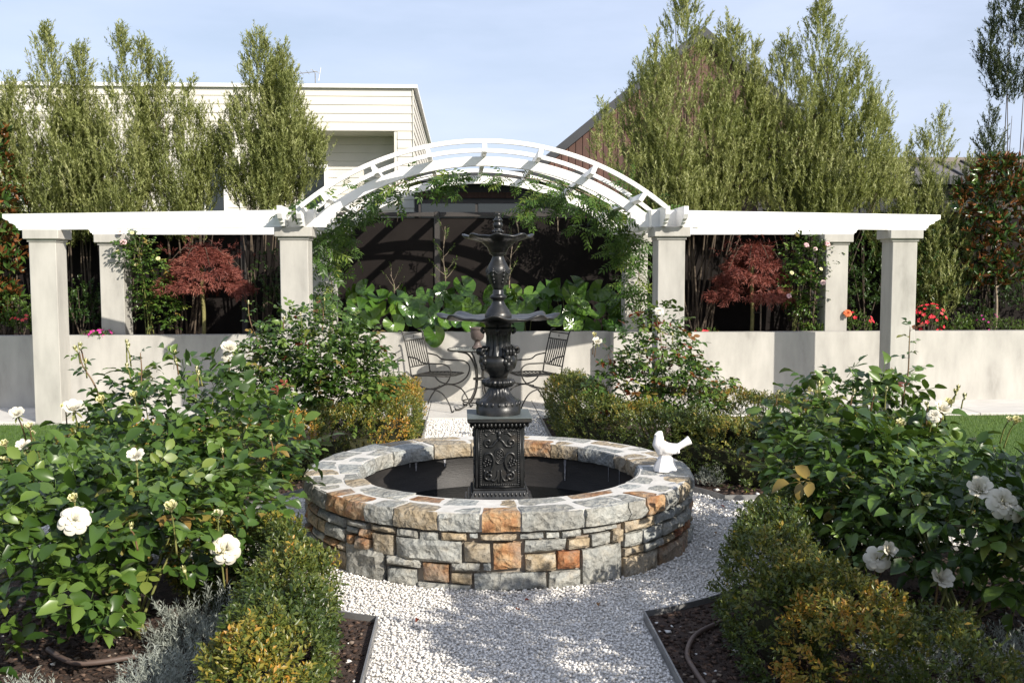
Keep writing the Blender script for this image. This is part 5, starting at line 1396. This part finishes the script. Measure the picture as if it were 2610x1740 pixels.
vine('wisteria climbing the left inner column and along the left half of the arch', (-1.65,5.9),
     [(812,625,4.9,.14,.4,.22,46),(850,600,5.2,.16,.4,.16,34),(838,690,5.3,.14,.3,.22,30),(880,620,5.4,.14,.3,.2,18),(880,560,4.9,.16,.3,.10,26),(930,525,4.8,.16,.3,.10,22),(985,492,4.9,.16,.3,.09,20),(1145,462,5.0,.11,.15,.14,40),(1040,470,5.0,.2,.5,.03,10),(915,480,4.4,.2,.3,.03,10),(740,528,4.1,.12,.1,.05,14),(790,510,4.1,.10,.1,.05,10),(820,760,5.6,.10,.2,.2,20)], 5,
     [[(845,870,5.85),(850,760,5.8),(835,660,5.7),(850,590,5.5)],[(850,590,5.5),(900,550,5.0),(990,480,5.0),(1090,450,5.0),(1150,445,5.0)],[(1015,500,5.2),(1014,540,5.2),(1012,565,5.2)]])
vine('wisteria hanging under the right half of the arch and down the right inner column', (1.75,5.9),
     [(1345,535,4.9,.13,.2,.12,20),(1395,490,4.9,.18,.3,.07,22),(1445,505,4.9,.16,.3,.10,22),(1505,515,5.0,.18,.3,.11,28),(1560,545,5.0,.16,.3,.14,30),(1590,600,5.2,.16,.3,.18,38),(1560,640,5.4,.16,.3,.15,22),(1620,660,5.5,.13,.25,.22,34),(1610,740,5.6,.15,.2,.2,30),(1270,455,5.4,.2,.3,.04,10),(1480,580,5.0,.07,.1,.10,10),(1330,455,5.2,.2,.3,.03,8),(1600,480,4.3,.12,.2,.05,10),(1690,525,4.2,.1,.1,.03,8),(1590,545,6.35,.30,.25,.22,70),(1500,505,6.3,.28,.25,.14,50),(1420,470,6.3,.25,.2,.08,24)], 6,
     [[(1640,870,5.85),(1630,760,5.8),(1625,660,5.7),(1600,590,5.5)],[(1600,590,5.5),(1520,510,5.0),(1430,470,5.0),(1330,452,5.0),(1250,450,5.2)],[(1412,520,5.0),(1420,550,5.0),(1422,590,5.0)],[(1315,560,4.9),(1320,580,4.9),(1322,600,4.9)]])

# ================================================================== LEOPARD PLANTS: ROUND GLOSSY LEAVES
def round_leaf(seed, cup):
    rs_ = random.Random(seed); mb = MB(); NA, NR = 22, 4
    mb.v.append((0, 0, 0))
    ph = rs_.uniform(0, 6)
    for r in range(1, NR+1):
        f = r/NR
        for k in range(NA+1):
            a = R(14)+(2*math.pi-R(28))*k/NA
            rr = f*(1+.05*math.sin(3*a+ph)*f)
            z = cup*f*f+.07*f*math.sin(2*a+ph)+.05*f*f*math.sin(5*a+ph)+.012*f*math.sin(NA/2*(a-R(14)))
            mb.v.append((rr*math.cos(a), rr*math.sin(a), z))
    W1 = NA+1
    for k in range(NA): mb.f.append((0, 1+k, 2+k))
    for r in range(NR-1):
        for k in range(NA): q = 1+r*W1+k; mb.f.append((q, q+W1, q+W1+1, q+1))
    me = mb.mesh('leaf'); me.polygons.foreach_set('use_smooth', np.ones(len(me.polygons), bool)); return me
m, n, l, b = nodes('leopard_leaf')
tcn = n.new('ShaderNodeTexCoord'); sx = n.new('ShaderNodeSeparateXYZ'); at2 = n.new('ShaderNodeMath'); at2.operation = 'ARCTAN2'
l.new(tcn.outputs['Object'], sx.inputs[0]); l.new(sx.outputs[1], at2.inputs[0]); l.new(sx.outputs[0], at2.inputs[1])
mu_ = n.new('ShaderNodeMath'); mu_.operation = 'MULTIPLY'; mu_.inputs[1].default_value = 12.0; l.new(at2.outputs[0], mu_.inputs[0])
si = n.new('ShaderNodeMath'); si.operation = 'SINE'; l.new(mu_.outputs[0], si.inputs[0])
pw_ = n.new('ShaderNodeMapRange'); pw_.inputs['From Min'].default_value = .86; pw_.inputs['From Max'].default_value = 1.0; l.new(si.outputs[0], pw_.inputs['Value'])
oi = n.new('ShaderNodeObjectInfo'); r1 = ramp(n, [(0,(.026,.070,.011)),(.5,(.058,.130,.018)),(1,(.11,.19,.03))]); l.new(oi.outputs['Random'], r1.inputs[0])
mxv = n.new('ShaderNodeMixRGB'); mxv.inputs[2].default_value = (.15,.22,.05,1); l.new(r1.outputs[0], mxv.inputs[1])
vf = n.new('ShaderNodeMath'); vf.operation = 'MULTIPLY'; vf.inputs[1].default_value = .30; l.new(pw_.outputs[0], vf.inputs[0]); l.new(vf.outputs[0], mxv.inputs[0])
l.new(mxv.outputs[0], b.inputs['Base Color']); b.inputs['Roughness'].default_value = .17
bp = n.new('ShaderNodeBump'); bp.inputs['Strength'].default_value = .14; bp.inputs['Distance'].default_value = .01; l.new(si.outputs[0], bp.inputs['Height']); l.new(bp.outputs[0], b.inputs['Normal'])
tr = n.new('ShaderNodeBsdfTranslucent'); tr.inputs[0].default_value = (.22,.36,.02,1); ms = n.new('ShaderNodeMixShader'); ms.inputs[0].default_value = .20
l.new(b.outputs[0], ms.inputs[1]); l.new(tr.outputs[0], ms.inputs[2]); l.new(ms.outputs[0], n['Material Output'].inputs['Surface'])
M['leopard'] = m
RL = [round_leaf(k, c) for k, c in enumerate((.08,.22,.34,-.08))]
for me in RL: me.materials.append(M['leopard'])
rl_ = random.Random(77)
spots = []
for x in range(815, 1440, 31):
    for row, (y, v) in enumerate(((742,6.10),(716,6.24),(690,6.38),(668,6.52))):
        if row == 3 and rl_.random() < .4: continue
        if row == 0 and rl_.random() < .25: continue
        spots.append((x+rl_.uniform(-12,12), y+rl_.uniform(-10,10)-(12 if 1270 < x < 1420 and row > 1 else 0), v))
spots += [(963,735,6.02),(1000,770,5.93),(1315,745,6.02),(1410,748,6.0),(1080,745,6.02),(905,745,6.05)]
clumps = {}
for i in range(7):
    u = -1.5+.52*i
    clumps[i] = thing('leopard_plant', ['leopard plant with round glossy leaves beside the left wisteria', 'leopard plant of cupped glossy round leaves right of the left wisteria clump', 'leopard plant with a heart notched round leaf above the left chair', 'leopard plant behind the table urn', 'leopard plant directly behind the fountain bowl', 'leopard plant with dark shaded round leaves above the right chair', 'leopard plant with dark round leaves beside the right wisteria'][i], 'leopard plant', (u, 6.45, ZP), 0, 'leopard plants behind the wall')
for (x, y, v) in spots:
    P = Vector(at(x, y, v)); i = min(6, max(0, int(round((P.x+1.5)/.52)))); t = clumps[i]; c0 = Vector(t.location)
    s = rl_.uniform(.10, .155)
    nr = Vector((rl_.gauss(.10,.28), -.85+rl_.gauss(0,.2), .50+rl_.gauss(0,.28))).normalized()
    ax = Vector((rl_.gauss(0,.5), rl_.gauss(.2,.3), .55))
    ob = bpy.data.objects.new('leaf', RL[rl_.randrange(4)]); COL.objects.link(ob); ob.parent = t; ob.matrix_local = orient(P-c0, ax, nr, s)
    e = P-c0; MB().tube(smooth_path([(rl_.uniform(-.05,.05), rl_.uniform(-.05,.05), 0), (e.x*.5, e.y*.3+.03, e.z*.8+.02), tuple(e-nr*.004)], 4), .004, 5).build('leaf_stalk', M['cane'], t, smooth=True)
# ================================================================== OTHER PLANTING
def sapling(label, base, z0, pts, n, seed, mat, L=.045):
    t = thing('sapling', label, 'sapling', (*base, z0), 0, 'thin saplings before the dark fence')
    rs_ = random.Random(seed); c0 = Vector(t.location)
    path = [tuple(Vector(p)-c0) for p in pts]
    P = smooth_path(path, 6); MB().tube(P, [.011-.008*i/len(P) for i in range(len(P))], 6).build('trunk', M['bark_pale'], t, smooth=True)
    Bs, Ds = [], []
    for k in range(n):
        f = .35+.65*k/n; p = Vector(P[int(f*(len(P)-1))]); a = k*2.4
        e = p+Vector((math.cos(a)*.26*(1.15-f), math.sin(a)*.15, .10+.08*rs_.random()))
        MB().tube([tuple(p), tuple((p+e)/2+Vector((0,0,-.01))), tuple(e)], [.004,.003,.002], 4).build('twig', M['bark_pale'], t)
        for q in range(3): Bs.append(tuple(p.lerp(e, .5+.25*q))); Ds.append((math.cos(a)*.6, math.sin(a)*.4, .6))
    B, D = np.array(Bs), np.array(Ds)
    foliage('foliage', t, mat, [sprigs(B, D, .07, 6, L, .28, rng.uniform(.3, .9, len(B)), .7, .3)])
    return t
sapling('thin sapling with a pale forked stem left of the fountain vase', tuple(at(1020,760,6.6)[:2]), ZP, [at(1020,762,6.6), at(1021,690,6.6), at(1023,640,6.6), at(1018,590,6.6), at(1022,520,6.6)], 13, 1, M['fresh_leaf'])
sapling('small bare twigged sapling beside the left wisteria', tuple(at(898,760,6.6)[:2]), ZP, [at(898,762,6.6), at(900,710,6.6), at(906,660,6.6), at(896,630,6.6)], 7, 2, M['fresh_leaf'], .03)
sapling('whippy sapling directly behind the fountain finial', tuple(at(1170,760,6.7)[:2]), ZP, [at(1165,762,6.7), at(1168,690,6.7), at(1172,600,6.7), at(1180,540,6.7)], 8, 3, M['fresh_leaf'], .035)
shrub('evergreen_shrub', 'glossy dark shrub in the raised bed between the left outer columns', 'shrub', (-4.95,6.28), ZP, .42, .3, .72, 240, 9, .042, .48, M['shrub_leaf'], 1, 'dark shrubs of the raised bed')
shrub('evergreen_shrub', 'bright leafy shrub under the left magnolia', 'shrub', (-5.85,6.2), ZP, .42, .25, .58, 240, 9, .040, .6, M['fresh_leaf'], 2, 'dark shrubs of the raised bed', bias=.2)
shrub('evergreen_shrub', 'dark tall shrub between the right outer columns', 'shrub', (5.05,6.5), ZP, .55, .3, 1.35, 420, 9, .042, .42, M['shrub_leaf'], 3, 'dark shrubs of the raised bed')
shrub('evergreen_shrub', 'dark glossy shrub behind the red flowers right of the outer column', 'shrub', (5.95,6.5), ZP, .55, .3, 1.5, 440, 9, .042, .42, M['shrub_leaf'], 4, 'dark shrubs of the raised bed')
shrub('evergreen_shrub', 'dark rounded shrub at the far end behind the right magnolia', 'shrub', (7.3,6.6), ZP, .5, .3, 1.2, 300, 9, .042, .42, M['shrub_leaf'], 5, 'dark shrubs of the raised bed')
shrub('evergreen_shrub', 'dim shrub in the shade under the left maple beside the inner column', 'shrub', (-2.45,6.45), ZP, .5, .25, 1.25, 260, 9, .040, .42, M['shrub_leaf'], 6, 'dark shrubs of the raised bed')
shrub('evergreen_shrub', 'dim leafy shrub beside the right inner column, under the right beam', 'shrub', (2.25,6.35), ZP, .20, .2, 1.15, 120, 9, .040, .5, M['shrub_leaf'], 8, 'dark shrubs of the raised bed')
shrub('low_shrub', 'low light green mound at the foot of the right rear column', 'shrub', tuple(at(1868,755,6.0)[:2]), ZP, .16, .12, .17, 80, 9, .026, .5, M['fresh_leaf'], 9, 'low green mounds along the wall')
shrub('low_shrub', 'low light green mound beside the red flowers right of the outer column', 'shrub', tuple(at(2195,755,6.0)[:2]), ZP, .22, .14, .26, 110, 9, .030, .5, M['fresh_leaf'], 10, 'low green mounds along the wall')
shrub('low_shrub', 'small leaved mound below the right magnolia, with pink flowers', 'shrub', tuple(at(2250,755,6.1)[:2]), ZP, .22, .14, .34, 140, 9, .024, .45, M['shrub_leaf'], 11, 'low green mounds along the wall')
shrub('low_shrub', 'clipped low mound right of the magnolia trunk', 'shrub', tuple(at(2325,757,6.05)[:2]), ZP, .26, .14, .20, 150, 9, .022, .5, M['fresh_leaf'], 12, 'low green mounds along the wall', bias=.15)
# flowering plants: five petalled blooms over a small mound
def flowering(name, label, cat, base, z0, rx, ry, h, n_fl, size, petal, seed, leaf='fresh_leaf', lean=(0,-.5,.7), nl=90):
    t = shrub(name, label, cat, base, z0, rx, ry, h, nl, 8, .024, .42, M[leaf], seed, 'flowering bedding along the wall', stems=3)
    rs_ = random.Random(seed)
    for k in range(n_fl):
        d = Vector((rs_.gauss(0,1), rs_.gauss(0,1)-.7, rs_.gauss(0,1)+.5)).normalized()
        P = Vector((d.x*rx, d.y*ry, h*(.45+.55*d.z)))
        N = (d+Vector(lean)*.6).normalized(); mb = MB()
        X = N.orthogonal().normalized(); Y = N.cross(X); sz = size*rs_.uniform(.75,1.15); a0 = rs_.uniform(0,6)
        mb.v.append(tuple(P))
        for q in range(10):
            a = a0+q*math.pi/5; r = sz*(1 if q % 2 == 0 else .62); mb.v.append(tuple(P+(X*math.cos(a)+Y*math.sin(a))*r+N*sz*.3))
        for q in range(10): mb.f.append((0, 1+q, 1+(q+1) % 10))
        me = mb.mesh('flower'); a_ = me.attributes.new('tint', 'FLOAT', 'POINT'); a_.data.foreach_set('value', np.full(len(me.vertices), rs_.random(), np.float32))
        link('flower', me, M[petal], t)
    return t
flowering('petunia', 'magenta petunia spilling over the wall beside the left outer column', 'flower', tuple(at(228,760,5.80)[:2]), ZP+.03, .16, .16, .10, 26, .024, 'petal_magenta', 21)
flowering('bedding_flower', 'big clump of red bedding flowers right of the right outer column', 'flower', tuple(at(2135,752,6.0)[:2]), ZP, .22, .16, .40, 46, .030, 'petal_red', 22)
flowering('bedding_flower', 'leafy plant with red and orange blooms between the right rear and outer columns', 'flower', tuple(at(1965,752,6.0)[:2]), ZP, .24, .16, .30, 8, .030, 'petal_red', 23, nl=150)
flowering('bedding_flower', 'small red flowers low beside the right inner column', 'flower', tuple(at(1622,755,5.95)[:2]), ZP, .15, .1, .09, 8, .030, 'petal_red', 24, nl=40)
flowering('bedding_flower', 'thin plant with small pink flowers under the right magnolia', 'flower', tuple(at(2270,745,5.95)[:2]), ZP, .16, .1, .28, 12, .018, 'petal_magenta', 25, nl=50)
flowering('bedding_flower', 'pink flowers hanging on the left magnolia side of the left outer column', 'flower', tuple(at(50,755,6.0)[:2]), ZP, .14, .1, .34, 9, .026, 'petal_red', 26, nl=30)
flower(bpy.data.objects['climbing_rose.001'], 'orange', at(1946,720,5.85), .085, None, (-.2,-.8,.5))
# silver lavender clumps in the front beds
lg = 'silver lavender clumps'
def lavender(label, base, r, h, n, seed):
    t = thing('lavender', label, 'lavender', (*base, .01), 0, lg)
    d = rdir(n); d[:,2] = np.abs(d[:,2])*.9+.1; d = unit(d); rad = rng.power(2.2, n)*(1+.25*vnoise(d, 3, seed))
    B = d*rad[:, None]*np.array([r, r, h])
    foliage('foliage', t, M['lavender'], [sprigs(B, d*.6+np.array([0,0,.75])+rdir(n)*.35, .055, 12, .024, .16, .45+.3*rng.normal(0, .5, n), .6, .3)])
lavender('silver lavender clump between the lower white rose and the yellow tinged box', (-1.30,-2.05), .24, .26, 520, 1)
lavender('silver lavender clump spreading over the bark in front of the lower white rose', (-1.33,-2.52), .20, .22, 430, 2)
lavender('small silver lavender tuft at the foot of the lower white rose canes', (-1.80,-2.55), .11, .13, 110, 3)
lavender('dim silver lavender clump behind the orange tipped shaded box', (1.55,-2.35), .2, .20, 360, 4)
lavender('dim silver lavender clump below the shaded canes', (1.95,-2.45), .22, .18, 340, 5)
lavender('silver lavender tuft under the dove hedge', (1.62,1.06), .10, .14, 130, 6)
# irrigation pipes
def pipe(name, label, pts, r, mat): return tag(MB().tube(smooth_path(pts, 8), r, 8).build(name, mat, smooth=True), label, 'hose', 'brown irrigation hoses')
p1, p2, p3, p4, p5 = (on_z(x*K, y*K, .03) for x, y in ((1660,1425),(1600,1455),(1578,1500),(1600,1545),(1640,1600)))
pipe('garden_hose', 'brown hose curving over the dark soil beside the shaded box hedge', [tuple(p) for p in (p1, p2, p3, p4, p5)], .011, M['hose'])
q1, q2, q3 = (on_z(x*K, y*K, .05) for x, y in ((110,1490),(180,1522),(320,1505)))
pipe('garden_hose', 'brown irrigation pipe on the bark under the lower white rose', [tuple(q1), tuple(q2), tuple(q3)], .012, M['hose'])
# a few fallen leaves
dead = leafmat('dead_leaf', [(0,(.18,.03,.015)),(.6,(.26,.07,.025)),(1,(.22,.13,.05))], .6, .15, (.4,.1,.03), 'obj')
fl_ = MB(); leaflet(fl_, (0,0,0), (1,0,0), (0,0,1), 1.0, .6, .25, .3); DL = fl_.mesh('fallen_leaf'); DL.materials.append(dead)
for x, y in ((1205,1378),(1375,1384),(1492,1420),(960,1420),(1640,1222),(1655,1160),(1700,1170),(1190,925),(1175,930),(1235,930),(1185,1398),(905,1315)):
    P = on_z(x*K, y*K, .026); ob = bpy.data.objects.new('fallen_leaf', DL); COL.objects.link(ob)
    ob.location = P; ob.rotation_euler = (random.uniform(-.3,.3), random.uniform(-.3,.3), random.uniform(0,6)); s = random.uniform(.022,.036); ob.scale = (s, s, s)
    tag(ob, 'small dry red leaf lying on the pale paving by the bistro table' if y < 1000 else 'small dry red brown leaf lying on the soil behind the dove' if y < 1180 else 'small dry red brown leaf lying on the white gravel', 'leaf', 'fallen leaves')
